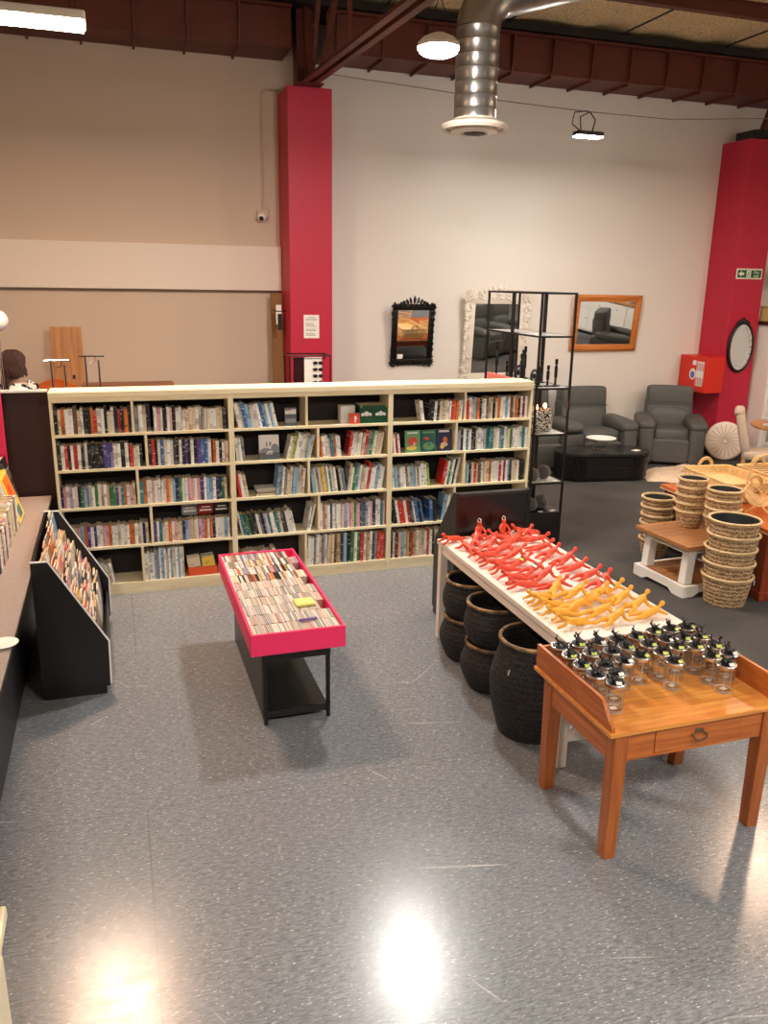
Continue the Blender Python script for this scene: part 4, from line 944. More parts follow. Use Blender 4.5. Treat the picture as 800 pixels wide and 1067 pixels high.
def studded_ball(x, y, z, r, label):
    t = thing('studded_ball', label, 'ornament', (x, y, z), rf.uniform(0, 3), 'black studded balls')
    q = MB(); q.sell((0, 0, r), (r, r, r), M_beast, 1., nu=24, nv=14)
    q.build('ball', t, 60)
    q = MB()
    for j in range(1, 12):
        b_ = -PI/2+PI*j/12; n_ = max(4, int(20*math.cos(b_)))
        for k in range(n_):
            a = 2*PI*(k+.5*(j % 2))/n_; p = Vector((math.cos(b_)*math.cos(a), math.cos(b_)*math.sin(a), math.sin(b_)))
            q.sell(tuple(p*(r*.985)+Vector((0, 0, r))), (r*.12,)*3, mat('stud_grey', (126, 122, 116), .35), 1., nu=6, nv=4)
    o = q.build('studs', t, 60); o['kind'] = 'stuff'
for z, zl in ((.674, 'upper'), (.368, 'lower')):
    studded_ball(3.875, 7.06, z, .062, 'black studded ball at front left of the nearer tower %s level' % zl)
    studded_ball(4.03, 7.13, z, .068, 'black studded ball at front right of the nearer tower %s level' % zl)
    studded_ball(3.92, 7.28, z, .065, 'black studded ball at the rear of the nearer tower %s level' % zl)
    b = MB(); b.box(-.035, .035, -.02, .02, 0, .002, M_paper); o = b.build('shelf_card', None, 0, (4.09, 7.0, z+.001), .4); tag(o, 'white price card on the nearer tower %s ball shelf, right' % zl, 'card', 'shelf price cards')
    b = MB(); b.box(-.025, .025, -.012, .012, 0, .002, M_paper); o = b.build('shelf_card', None, 0, (3.95, 6.99, z+.001), -.3); tag(o, 'white price card on the nearer tower %s ball shelf, left' % zl, 'card', 'shelf price cards')
# ------------------------------------------------------------------ wall mirrors
def ornate(mb, m, w, h, fw_, seed, crest, sc=1.):
    """acanthus scrolls carved around a frame of outer size w x h (local x,z; faces -y): heavy at corners and centres"""
    r_ = random.Random(seed)
    def scroll(cx, cz, r, s, turn=1.3, ph=0.):
        pts = [(cx+s*r*(1-k/14)*math.cos(turn*2*PI*k/14+ph), -.022, cz+r*(1-k/14)*math.sin(turn*2*PI*k/14+ph)) for k in range(13)]
        mb.tube(pts, [r*.26*(1-.5*k/12) for k in range(13)], m, 6)
    def leaf(cx, cz, a, ln, wd):
        mb.sell((cx+.5*ln*math.cos(a), -.02, cz+.5*ln*math.sin(a)), (ln*.55, .016, wd), m, 1., nu=10, nv=6, M=Ry(-a))
    def run(p0, p1, out, n):
        for k in range(n):
            f = (k+.5)/n; amp = .55+.65*abs(2*f-1)**2.2+.2*r_.random(); cx = p0[0]+(p1[0]-p0[0])*f; cz = p0[1]+(p1[1]-p0[1])*f; a = math.atan2(p1[1]-p0[1], p1[0]-p0[0]); o = math.atan2(out[1], out[0])
            scroll(cx+out[0]*fw_*.18*(amp-.6), cz+out[1]*fw_*.18*(amp-.6), fw_*.36*amp, 1 if f < .5 else -1, 1.2+.4*r_.random(), r_.random()*6)
            for da in (-.8, 0., .8): leaf(cx+out[0]*fw_*.15, cz+out[1]*fw_*.15, o+da+r_.uniform(-.3, .3), fw_*.5*amp, fw_*.11)
            leaf(cx-out[0]*fw_*.1, cz-out[1]*fw_*.1, a+r_.uniform(-.5, .5), fw_*.5, fw_*.1)
    nv_, nh_ = max(6, int(h/fw_/.9)), max(4, int(w/fw_/.9)); e = fw_*.38
    run((-w/2+e, -h/2), (-w/2+e, h/2), (-1, 0), nv_); run((w/2-e, -h/2), (w/2-e, h/2), (1, 0), nv_)
    run((-w/2, h/2-e), (w/2, h/2-e), (0, 1), nh_); run((-w/2, -h/2+e), (w/2, -h/2+e), (0, -1), nh_)
    if crest:
        for k in range(-4, 5):
            leaf(k*w*.07, h/2+crest*.05, PI/2-k*.26, crest*(.95-.16*abs(k)), w*.028)
        scroll(-w*.17, h/2+crest*.12, crest*.34, -1); scroll(w*.17, h/2+crest*.12, crest*.34, 1); scroll(-w*.30, h/2+crest*.0, crest*.26, 1); scroll(w*.30, h/2+crest*.0, crest*.26, -1)
        mb.sell((0, -.03, h/2+crest*.55), (w*.035, .022, crest*.25), m, 1., nu=12, nv=8)
def wall_mirror(label, x, z, w, h, fw_, mF, tilt, carved=0, crest=0., y=10.99, seed=1, bottom=0):
    t = thing('wall_mirror', label, 'mirror', (x, y-(h/2)*math.sin(tilt)-.002, z)); t.rotation_euler = (tilt, 0, 0)
    q = MB()
    for (a0, a1, b0, b1) in ((-w/2, w/2, h/2-fw_, h/2), (-w/2, w/2, -h/2, -h/2+fw_), (-w/2, -w/2+fw_, -h/2+fw_, h/2-fw_), (w/2-fw_, w/2, -h/2+fw_, h/2-fw_)):
        q.box(a0, a1, -.03 if not carved else -.018, 0, b0, b1, mF, .006)
    if not carved:
        for (a0, a1, b0, b1) in ((-w/2+.02, w/2-.02, h/2-fw_*.55, h/2-.02), (-w/2+.02, w/2-.02, -h/2+.02, -h/2+fw_*.55)): q.box(a0, a1, -.042, -.03, b0, b1, mF, .005)
        for s in (-1, 1): q.box(min(s*(w/2-.02), s*(w/2-fw_*.55)), max(s*(w/2-.02), s*(w/2-fw_*.55)), -.042, -.03, -h/2+.02, h/2-.02, mF, .005)
    q.build('frame', t, 40)
    if carved:
        q = MB(); ornate(q, mF, w, h, fw_, seed, crest); q.build('carving', t, 60)
    q = MB(); q.box(-w/2+fw_*.9, w/2-fw_*.9, -.012, -.004, -h/2+fw_*.9, h/2-fw_*.9, M_mirror); q.build('glass', t)
    return t
M_ivory = mat('ivory_paint', (226, 216, 200), .55)
M_oak = wood('golden_oak', (206, 128, 58), (182, 98, 38), 'X', 3, .4)
mb1 = wall_mirror('black carved-frame mirror hanging on the white wall above the bookcases', 3.975, 1.86, .62, .84, .085, mat('black_gloss', (14, 14, 15), .25), .10, 1, .11, seed=2)
q = MB(); q.box(-.21, -.13, -.016, -.0125, -.33, -.27, M_paper); q.build('price_label', mb1)
mb2 = wall_mirror('ivory carved-frame mirror leaning on the wall behind the shelf tower', 5.25, 1.80, 1.0, 1.28, .15, M_ivory, .07, 1, .12, seed=5)
wall_mirror('oak-framed mirror hanging on the white wall above the grey sofa', 7.06, 2.02, 1.15, .83, .10, M_oak, .09)
# oval mirror on the right-hand column
t = thing('oval_mirror', 'oval black and silver mirror hanging on the crimson column', 'mirror', (9.10, 10.395, 1.69))
q = MB(); q.tube([(.215*math.cos(a*PI/24), -.02, .36*math.sin(a*PI/24)) for a in range(48)], .026, M_blackmetal, 8, True)
for k in range(-2, 3): q.sell((k*.045, -.02, .40-.02*abs(k)), (.03, .02, .045-.008*abs(k)), M_blackmetal, 1., nu=10, nv=8)
q.build('frame', t, 60)
q = MB()
for k in range(20):
    a0, a1 = 2*PI*k/20+.02, 2*PI*(k+1)/20-.02
    pp = [(.205*math.cos(a0), .35*math.sin(a0)), (.205*math.cos(a1), .35*math.sin(a1)), (.165*math.cos(a1), .30*math.sin(a1)), (.165*math.cos(a0), .30*math.sin(a0))]
    q.prism(pp, 'y', -.034, -.02, mat('bevelled_silver', (226, 226, 222), .35, .6))
q.build('facets', t)
q = MB(); q.prism([(.168*math.cos(k*PI/20), .305*math.sin(k*PI/20)) for k in range(40)], 'y', -.022, -.012, M_mirror); q.build('glass', t)
# exit sign
M_exitg = mat('exit_green', (24, 92, 50), .4); M_exitw = mat('exit_white', (236, 236, 216), .4)
t = thing('exit_sign', 'green fire exit sign with arrow on the crimson column', 'sign', (9.10, 10.399, 2.765))
q = MB(); q.box(-.235, .235, -.012, -.002, -.075, .075, M_exitw, .006); q.build('board', t)
q = MB(); q.box(-.215, .215, -.0135, -.012, -.055, .055, M_exitg); q.build('green_field', t)
q = MB(); q.prism([(-.20, 0), (-.145, .042), (-.145, .018), (-.10, .018), (-.10, -.018), (-.145, -.018), (-.145, -.042)], 'y', -.015, -.0135, M_exitw); q.build('arrow', t)
q = MB(); q.box(-.055, .025, -.0145, -.0135, -.048, .048, M_exitw)
q.sell((-.012, -.015, .032), (.008, .001, .009), M_exitg, 1., nu=10, nv=6)
for a, b_ in (((-.012, .02), (-.018, -.008)), ((-.018, -.008), (-.04, -.012)), ((-.04, -.012), (-.042, -.034)), ((-.018, -.008), (-.002, -.022)), ((-.002, -.022), (-.008, -.042)), ((-.014, .016), (-.036, .012)), ((-.012, .016), (.008, .004))):
    q.tube([(a[0], -.015, a[1]), (b_[0], -.015, b_[1])], .0045, M_exitg, 5)
q.build('running_figure', t)
for s, z in (('Fire', .022), ('exit', -.026)):
    o = inst(text_mesh(s, .058, M_exitw), 'lettering', (.125, -.0145, z), (PI/2, 0, 0), parent=t)
# fire hose box
M_fire = mat('fire_red', (214, 40, 20), .4)
t = thing('fire_hose_box', 'red fire hose box with white striped label beside the crimson column', 'box', (8.66, 10.66, 1.0))
q = MB(); q.box(-.16, .178, -.31, .31, 0, .545, M_fire, .008); q.build('cabinet', t)
q = MB(); q.box(-.166, -.16, -.295, .295, .02, .525, M_fire, .003); dd = q.build('door', t)
M_red2 = mat('label_red', (200, 40, 34), .5)
q = MB(); q.box(-.1672, -.166, -.27, -.10, .10, .47, M_white)
for k in range(5):
    for zz in (.11, .33):
        q.prism([(-.265+.034*k, zz), (-.25+.034*k, zz), (-.275+.034*k+.06-.03, zz+.12), (-.29+.034*k+.06-.03, zz+.12)], 'x', -.1678, -.1672, M_red2)
q.box(-.1678, -.166, -.08, .0, .41, .48, M_white)
q.sell((-.1672, -.02, .27), (.0012, .075, .085), M_white, 1.); q.sell((-.168, -.02, .262), (.0012, .05, .055), mat('label_blue', (70, 110, 190), .4), 1.); q.build('label', dd)

# ------------------------------------------------------------------ grey recliner suite
M_grey = mat('grey_leather', (84, 84, 80), .55, noise=.35, scale=7, rgb2=(70, 70, 67), bump=.12, bscale=120)
M_seam = mat('dark_seam', (52, 52, 50), .6)
def seat_unit(t, cx, w):
    """one recliner seat in a suite: parts are seat cushion, footrest, back, headrest"""
    q = MB(); q.sell((cx, -.06, .42), (w/2, .36, .13), M_grey, .28); q.build('seat_cushion', t, 60)
    q = MB(); q.sell((cx, -.40, .22), (w/2-.005, .06, .175), M_grey, .25); q.tube([(cx-w/2+.03, -.455, .13), (cx+w/2-.03, -.455, .13)], .006, M_seam, 5); q.build('footrest', t, 60)
    q = MB(); q.sell((cx, .25, .68), (w/2+.075, .15, .31), M_grey, .35, M=Rx(-.16)); q.sell((cx, .16, .62), (w/2+.03, .11, .20), M_grey, .45, .8, M=Rx(-.16)); q.build('back_cushion', t, 60)
    q = MB(); q.sell((cx, .27, .965), (w/2+.06, .14, .145), M_grey, .28, M=Rx(-.10)); q.tube([(cx-w/2-.05, .125, .835), (cx+w/2+.05, .125, .835)], .008, M_seam, 5); q.build('headrest', t, 60)
def arm(t, cx, nm='armrest'):
    q = MB(); q.sell((cx, -.05, .30), (.115, .44, .30), M_grey, .22); q.sell((cx, -.10, .60), (.145, .40, .10), M_grey, .42, .7, M=Rx(.05)); q.build(nm, t, 60)
t = thing('recliner_chair', 'grey leather recliner armchair standing by the crimson column', 'armchair', (7.92, 10.33, .006), -.52)
seat_unit(t, 0, .55); arm(t, -.36); arm(t, .36)
q = MB(); q.box(-.40, .40, -.34, .36, 0, .1, M_black, .01); q.build('base', t)
t = thing('recliner_sofa', 'grey leather recliner sofa with centre armrest under the oak mirror', 'sofa', (6.13, 10.47, .006), -.02)
seat_unit(t, .48, .62); seat_unit(t, -.48, .62); arm(t, .905); arm(t, -.905)
q = MB(); q.box(-.165, .165, -.46, .2, .05, .52, M_grey, .03); q.sell((0, -.08, .60), (.165, .42, .10), M_grey, .42, .7); q.build('console', t, 60)
q = MB(); q.box(-.95, .95, -.36, .40, 0, .1, M_black, .01); q.build('base', t)
# coffee table
M_cot = mat('black_oak', (24, 22, 22), .3)
t = thing('coffee_table', 'black pill-shaped coffee table with fluted ends in front of the sofa', 'table', (6.28, 9.56, .005), -.16)
def pill(hx, hy, n=10): return [(hx-hy+hy*math.cos(-PI/2+PI*k/n), hy*math.sin(-PI/2+PI*k/n)) for k in range(n+1)]+[(-hx+hy+hy*math.cos(PI/2+PI*k/n), hy*math.sin(PI/2+PI*k/n)) for k in range(n+1)]
q = MB(); q.prism(pill(.67, .33), 'z', .355, .385, mat('black_table_top', (40, 39, 39), .22)); q.build('tabletop', t)
q = MB(); q.prism(pill(.635, .295), 'z', .035, .355, M_cot); q.build('body', t)
for s in (-1, 1):
    q = MB()
    for k in range(30):
        a = -PI/2+PI*k/29; q.tube([(s*(.34+.297*math.cos(a)), .297*math.sin(a), .04), (s*(.34+.297*math.cos(a)), .297*math.sin(a), .35)], .0165, M_cot, 6)
    q.build('fluting', t)
for s in (0, 1):
    q = MB(); q.box(-.33, .33, -.302, -.294, .05+.155*s, .195+.15*s, M_cot, .002); q.build('drawer', t)
q = MB(); q.prism(pill(.60, .26), 'z', 0, .035, M_black); q.build('plinth', t)
t = thing('fruit_bowl', 'white shallow bowl on a wire stand on the black coffee table', 'bowl', (6.31, 9.64, .391))
q = MB(); q.lathe([(0, .085), (.08, .085), (.19, .135), (.205, .15), (.20, .152), (.18, .142), (.07, .094), (0, .092)], M_white, 32); q.build('bowl', t, 60)
q = MB()
for k in range(4):
    a = k*PI/2+.4; q.tube([(.11*math.cos(a), .11*math.sin(a), .0), (.12*math.cos(a), .12*math.sin(a), .105)], .004, M_chrome, 5)
q.tube([(.11*math.cos(k*PI/10), .11*math.sin(k*PI/10), .004) for k in range(20)], .004, M_chrome, 5, True); q.tube([(.12*math.cos(k*PI/10), .12*math.sin(k*PI/10), .102) for k in range(20)], .004, M_chrome, 5, True); q.build('wire_stand', t)
b = MB(); b.box(-.06, .06, -.04, .04, 0, .002, M_paper); o = b.build('price_sheet', None, 0, (6.72, 9.40, .391), .3); tag(o, 'white price sheet lying on the black coffee table', 'paper')
# sheepskin rug
M_wool = mat('sheepskin', (236, 212, 186), .95, noise=.5, scale=12, rgb2=(214, 184, 154), bump=1., bscale=50)
b = MB(); bm = b.bm; rr = random.Random(4); rings = []
for j in range(15):
    f = j/14; ring = []
    for k in range(80):
        a = 2*PI*k/80; R0 = 1+.10*math.sin(3*a+1)+.07*math.sin(5*a)+.05*math.sin(11*a+2)
        R1 = R0*f*(1+(.05*rr.random() if j > 10 else 0)); z = .045*(1-f**6)+.022*rr.random()*(1-f**8)+.002
        ring.append(bm.verts.new((.66*R1*math.cos(a), .46*R1*math.sin(a), z)))
    rings.append(ring)
fs = [bm.faces.new((A[k], A[(k+1) % 80], B[(k+1) % 80], B[k])) for A, B in zip(rings, rings[1:]) for k in range(80)]
b._tag(fs, M_wool); bmesh.ops.remove_doubles(bm, verts=bm.verts, dist=1e-5)
o = b.build('sheepskin_rug', None, 80, (7.50, 9.36, .006), .5); tag(o, 'cream sheepskin rug spread on the carpet before the recliner', 'rug')
# round pale disc leaning on the column
t = thing('round_cushion', 'round cream pleated disc leaning against the crimson column', 'cushion', (8.78, 10.06, .012)); t.rotation_euler = (-.22, 0, -.5)
M_cream = mat('cream_fabric', (240, 224, 206), .8)
q = MB(); v = q.lathe([(0, -.03), (.24, -.03), (.285, -.015), (.295, .0), (.285, .022), (.25, .03), (.03, .026), (.02, .018), (0, .018)], M_cream, 40); bmesh.ops.transform(q.bm, matrix=T(0, 0, .295) @ Rx(PI/2), verts=v); q.build('pad', t, 60)
q = MB()
for k in range(20):
    a = 2*PI*k/20; q.tube([(.03*math.cos(a), -.027, .295+.03*math.sin(a)), (.15*math.cos(a+.05), -.031, .295+.15*math.sin(a+.05)), (.25*math.cos(a), -.030, .295+.25*math.sin(a))], .0065, mat('cream_piping', (196, 176, 156), .8), 4)
q.build('pleats', t)
# beige dining chair, seen from the side
M_linen = mat('beige_linen', (196, 178, 158), .9, noise=.3, scale=20, rgb2=(178, 160, 140), bump=.3, bscale=200)
M_blond = wood('blond_wood', (216, 160, 104), (190, 128, 74), 'Z', 3, .45)
def dining_chair(x, y, rz, label):
    t = thing('dining_chair', label, 'chair', (x, y, .006), rz, 'beige dining chairs')
    q = MB(); q.sell((.02, 0, .45), (.235, .225, .06), M_linen, .35); q.build('seat', t, 60)
    q = MB(); q.sell((-.225, 0, .72), (.06, .21, .32), M_linen, .4, .5, M=Ry(-.24)); q.sell((-.30, 0, 1.0), (.065, .19, .065), M_linen, .5, .8); q.build('backrest', t, 60)
    for sx in (-1, 1):
        for sy in (-1, 1):
            q = MB(); q.tube([(sx*.17, sy*.17, .41), (sx*.215, sy*.195, 0)], [.024, .015], M_blond, 8); q.build('leg', t, 50)
    return t
dining_chair(7.98, 8.50, -.72, 'beige upholstered dining chair pushed to the left side of the round table')
dining_chair(8.42, 7.80, 1.3, 'beige upholstered dining chair on the near side of the round table, seat half hidden')
t = thing('round_table', 'round blond-wood dining table at the right edge, laid with white plates', 'table', (8.80, 8.74, .006))
q = MB(); q.lathe([(0, .72), (.58, .72), (.60, .735), (.60, .75), (.59, .755), (0, .755)], M_blond, 48); q.build('tabletop', t, 40)
q = MB(); q.lathe([(0, 0), (.28, 0), (.28, .02), (.06, .06), (.05, .4), (.07, .7), (.2, .72), (0, .72)], M_blond, 24); q.build('pedestal', t, 50)
for i, (dx, dy) in enumerate(((-.44, -.03), (-.05, -.38), (-.1, .3))):
    for k in range(3):
        b = MB(); b.lathe([(0, 0), (.07, 0), (.13, .012), (.135, .016), (.128, .016), (.07, .006), (0, .006)], M_white, 28)
        o = b.build('dinner_plate', None, 60, (8.80+dx, 8.74+dy, .762+.009*k)); tag(o, 'white plate on the round table, %s of the stack %s' % (['bottom', 'middle', 'top'][k], ['at the left', 'at the near side', 'at the far side'][i]), 'plate', 'plates on the round table')
# white display cabinet and things on it
t = thing('display_cabinet', 'white glazed display cabinet at the far right edge behind the round table', 'cabinet', (9.95, 10.32, .006))
q = MB(); q.box(-.5, .5, -.2, .2, .0, .12, M_black); q.build('plinth', t)
q = MB()
for s in (-.5, .44): q.box(s, s+.06, -.2, .2, .12, 2.02, M_white)
q.box(-.44, .44, .18, .2, .12, 2.02, M_white); q.box(-.44, .44, -.2, .2, .12, .20, M_white); q.box(-.44, .44, -.2, .18, 1.95, 2.02, M_white)
for z in (.65, 1.05, 1.45): q.box(-.44, .44, -.16, .18, z, z+.02, M_white)
q.build('carcass', t)
for s in (-1, 1):
    q = MB(); x0_, x1_ = (-.44, -.005) if s < 0 else (.005, .44)
    q.box(x0_, x0_+.05, -.225, -.202, .2, 1.95, M_white); q.box(x1_-.05, x1_, -.225, -.202, .2, 1.95, M_white)
    for z in (.2, .62, 1.03, 1.44, 1.90): q.box(x0_+.05, x1_-.05, -.225, -.202, z, z+.05, M_white)
    d_ = q.build('door', t); q = MB(); q.box(x0_+.05, x1_-.05, -.214, -.210, .25, 1.90, M_glass); q.build('pane', d_)
q = MB(); q.box(-.54, .54, -.24, .22, 2.02, 2.07, mat('dark_cornice', (52, 26, 20), .4)); q.build('cornice', t)
b = MB(); b.box(-.3, .3, -.16, .16, 0, .20, mat('straw_yellow', (206, 184, 116), .6), .008); b.box(-.31, .31, -.17, .17, .2, .225, mat('straw_lid', (186, 160, 96), .6), .005)
o = b.build('straw_box', None, 0, (9.78, 10.32, 2.076)); tag(o, 'straw-yellow lidded box standing on the white display cabinet', 'box')
t = thing('dried_grass', 'bunch of dried pampas grass on the straw-yellow box', 'plant', (9.80, 10.30, 2.302))
q = MB(); q.lathe([(0, 0), (.06, 0), (.09, .08), (.05, .16), (.055, .18), (.045, .18), (.04, .15), (0, .02)], M_paper, 20); q.build('vase', t, 60)
M_pampas = mat('pampas', (222, 192, 170), .9)
for k in range(9):
    a = k*2*PI/9; q = MB(); q.tube([(0, 0, .16), (.08*math.cos(a), .06*math.sin(a), .35), (.26*math.cos(a), .14*math.sin(a), .58)], .004, M_pampas, 5); q.sell((.27*math.cos(a), .15*math.sin(a), .62), (.05, .05, .16), M_pampas, 1., M=Ry(.4*math.cos(a))); q.build('plume', t, 60)

# ------------------------------------------------------------------ woven planters, low white table, orange table with rattan
M_pot = woven('seagrass_weave', (206, 174, 132), (136, 104, 72), 9, 5., .75, .9, 6.)
M_potrim = woven('seagrass_rim', (236, 208, 160), (182, 144, 98), 18, 3., .7, .5)
M_liner = mat('black_liner', (30, 32, 33), .5)
def pot_mesh(rt, rb_, h):
    q = MB(); prof = [(0, 0), (rb_, 0)]+[(rb_+(rt-rb_)*(k/8)**.8, h*k/8) for k in range(1, 9)]
    prof += [(rt-.012, h), (rt-.016, h-.02), (rb_-.01, .012), (0, .012)]; q.lathe(prof[:10], M_pot, 32); q.lathe(prof[9:], M_liner, 32)
    return q
def pot_stack(x, y, z, rt, rb_, h, n, step, where, tags=True):
    for k in range(n):
        t = thing('woven_planter', 'woven planter, %s in the stack %s' % ('bottom one' if k == 0 else 'topmost' if k == n-1 else ordw(k+1)+' from bottom', where), 'planter', (x+rf.uniform(-.006, .006), y+rf.uniform(-.006, .006), z+step*k+.0006*k), rf.uniform(0, 6), 'woven planters')
        pot_mesh(rt, rb_, h).build('body', t, 60)
        q = MB(); q.tube([(rt*math.cos(a*PI/16), rt*math.sin(a*PI/16), h) for a in range(32)], .013, M_potrim, 8, True); q.build('rim', t, 60)
        if tags and k in (0, n-2):
            a = -.9+.25*k; q = MB(); q.box(-.014, .014, -.001, .001, -.02, .02, M_paper, 0, Rz(-t.rotation_euler.z) @ T((rt+.013)*math.cos(a), (rt+.013)*math.sin(a), h-.03) @ Rz(a+PI/2)); q.build('price_tag', t)
pot_stack(4.745, 5.21, .006, .200, .160, .245, 5, .120, 'on the floor by the orange table')
t = thing('low_table', 'low white side table with a brown plank top, carrying two planter stacks', 'table', (4.765, 5.72, .006), .045)
M_plank = wood('brown_plank', (178, 124, 74), (146, 94, 52), 'X', 3, .5)
q = MB(); q.box(-.345, .36, -.35, .35, .425, .462, M_plank, .005); q.build('tabletop', t)
for sx in (-1, 1):
    for sy in (-1, 1):
        q = MB(); v = q.box(sx*.25-.04, sx*.25+.04, sy*.25-.04, sy*.25+.04, .10, .425, M_white, .004)
        for p in v:
            if p.co.z > .3: p.co.x -= sx*.02
        q.build('leg', t)
q = MB()
for s in (-1, 1):
    for ax in (0, 1):
        pl = [(-.33, 0), (-.33, .10), (.33, .10), (.33, 0), (.22, 0), (.16, .035), (-.16, .035), (-.22, 0)]
        if ax == 0: q.prism([(p[0], p[1]) for p in pl], 'y', s*.315-.018, s*.315+.018, M_white)
        else: q.prism([(p[0]*.9, p[1]) for p in pl], 'x', s*.315-.018, s*.315+.018, M_white)
q.build('skirt_frame', t)
q = MB(); q.box(-.295, .295, -.295, .295, .085, .10, M_plank); q.build('lower_shelf', t)
q = MB()
for s in (-1, 1): q.box(-.30, .30, s*.27-.012, s*.27+.012, .37, .425, M_white); q.box(s*.27-.012, s*.27+.012, -.30, .30, .37, .425, M_white)
q.build('apron', t)
pot_stack(4.86, 5.91, .469, .128, .095, .150, 5, .072, 'at the back of the low white table')
pot_stack(4.955, 5.60, .469, .142, .105, .160, 4, .082, 'at the front of the low white table')
pot_stack(4.93, 6.46, .006, .150, .110, .17, 6, .082, 'on the floor behind the low white table', False)
M_otop = wood('orange_wood', (206, 112, 52), (172, 80, 32), 'Y', 3, .35, .1)
M_oside = wood('orange_wood_upright', (150, 66, 32), (116, 46, 22), 'Z', 3, .4)
t = thing('farm_table', 'orange-brown wooden table heaped with rattan trays at the right edge', 'table', (5.86, 5.86, .006), -.09)
q = MB(); q.box(-.78, .85, -.82, .82, .60, .635, M_otop, .005); q.build('tabletop', t)
q = MB(); q.box(-.785, .855, -.825, .825, .597, .605, mat('pale_edge', (226, 200, 170), .5)); q.build('pale_edge', t)  # thin paler strip around the bottom of the tabletop
for sx in (-.70, .77):
    for sy in (-.74, .74):
        q = MB(); q.box(sx-.05, sx+.05, sy-.05, sy+.05, 0, .597, M_oside, .006); q.box(sx-.06, sx+.06, sy-.06, sy+.06, 0, .08, M_oside, .006); q.build('leg', t)
for s in (-.70, .77):
    q = MB(); q.box(s-.015, s+.015, -.69, .69, .47, .597, M_oside); q.build('apron', t)
for s in (-.74, .74):
    q = MB(); q.box(-.65, .72, s-.015, s+.015, .47, .597, M_oside); q.build('apron', t)
M_rattan = mat('rattan', (238, 202, 142), .5, noise=.5, scale=30, rgb2=(208, 160, 98)); M_rweave = woven('rattan_weave', (236, 200, 140), (190, 142, 86), 16, 3.)
def rrect(hx, hy, r, n=5):
    out = []
    for (cx, cy, a0) in ((hx-r, hy-r, 0), (-hx+r, hy-r, PI/2), (-hx+r, -hy+r, PI), (hx-r, -hy+r, 3*PI/2)):
        out += [(cx+r*math.cos(a0+PI/2*k/n), cy+r*math.sin(a0+PI/2*k/n)) for k in range(n+1)]
    return out
def rattan_tray(label, x, y, z, rz, hx, hy, h, group='rattan trays', rings=5):
    t = thing('rattan_tray', label, 'tray', (x, y, z), rz, group)
    q = MB(); q.prism(rrect(hx, hy, .05), 'z', 0, .008, M_rweave); q.build('woven_base', t)
    q = MB()
    for k in range(rings):
        q.tube([(px_, py_, .012+(h-.012)*k/(rings-1)) for px_, py_ in rrect(hx+.004*k, hy+.004*k, .05)], .0075 if k < rings-1 else .012, M_rattan, 6, True)
    for (px_, py_) in rrect(hx+.008, hy+.008, .05, 3): q.tube([(px_, py_, .004), (px_*1.01, py_*1.01, h)], .005, M_rattan, 5)
    q.build('sides', t, 60)
    for s in (-1, 1):
        q = MB()
        for off in (0, .018): q.tube([(s*(hx+.02), (.085-off)*math.cos(a), h-.02+(.11-off)*math.sin(a)) for a in [PI*k/10 for k in range(11)]], .0085, M_rattan, 6)
        q.build('handle', t, 60)
    return t
rattan_tray('larger rattan tray, upper of the two stacked at the back of the orange table', 5.57, 6.28, .732, PI/2-.12, .38, .24, .085)
rattan_tray('rattan tray under the larger one at the back of the orange table', 5.57, 6.27, .642, PI/2-.12, .38, .23, .08)
rattan_tray('rattan tray lying behind the arch-handled basket at the right edge', 6.26, 6.30, .642, PI/2-.05, .36, .24, .16, rings=8)
def rattan_cradle(label, x, y, z, rz, s=1.):
    """stand-up cradle basket of bent rods on crossed legs with an arch handle"""
    t = thing('rattan_basket', label, 'basket', (x, y, z), rz, 'rattan cradle baskets')
    q = MB(); L2 = .20*s
    for k in range(13):
        xx = -L2+2*L2*k/12; q.tube([(xx, .13*s*math.cos(PI+PI*j/10), (.20+.13*math.sin(PI+PI*j/10))*s) for j in range(11)], .0055, M_rattan, 5)
    for sy in (-1, 1): q.tube([(-L2-.02, sy*.13*s, .205*s), (L2+.02, sy*.13*s, .205*s)], .011, M_rattan, 6)
    q.tube([(-L2, 0, .07*s), (L2, 0, .07*s)], .007, M_rattan, 5); q.build('ribs', t, 60)
    q = MB(); q.tube([(0, .135*s*math.cos(PI*j/14), (.20+.30*math.sin(PI*j/14))*s) for j in range(15)], .010, M_rattan, 6); q.build('arch_handle', t, 60)
    for sx in (-1, 1):
        q = MB()
        for sy in (-1, 1): q.tube([(sx*L2, sy*.13*s, .21*s), (sx*L2, -sy*.10*s, .009)], .008, M_rattan, 6)
        q.build('leg', t, 60)
    return t
rattan_cradle('rattan cradle basket with arch handle, nearest on the orange table', 5.43, 5.68, .642, .75)
rattan_cradle('rattan cradle basket with arch handle at the right edge of the orange table', 5.72, 5.36, .642, .6, 1.15)
# ------------------------------------------------------------------ things behind the bookcases, at the left
t = thing('notice', 'printed white notice pinned on the middle crimson column', 'notice', (2.41, 10.398, 2.0))
q = MB(); q.box(-.10, .10, -.004, -.001, -.145, .145, M_paper); q.build('sheet', t)
q = MB(); M_ink = mat('grey_ink', (120, 110, 108), .8); rl = random.Random(2)
for k in range(13):
    z = .115-.0185*k
    if k in (3, 7, 10): continue
    w_ = .04 if k == 0 else rl.uniform(.05, .075); q.box(-w_ if k == 0 else -.075, w_ if k == 0 else -.075+2*w_, -.0048, -.004, z-.003, z+.003, M_ink)
q.build('printed_lines', t)
t = thing('plywood_board', 'narrow plywood board leaning on the warm-lit wall at left', 'board', (-.548, 10.70, .002)); t.rotation_euler = (-.10, 0, 0)
M_ply = wood('plywood', (196, 142, 88), (166, 108, 60), 'Z', 2.2, .55)
q = MB(); q.box(-.18, .18, -.02, 0, 0, 1.98, M_ply, .002); q.build('sheet', t)
q = MB(); q.box(.04, .075, -.022, -.02, 1.35, 1.40, M_black); q.build('slot', t)
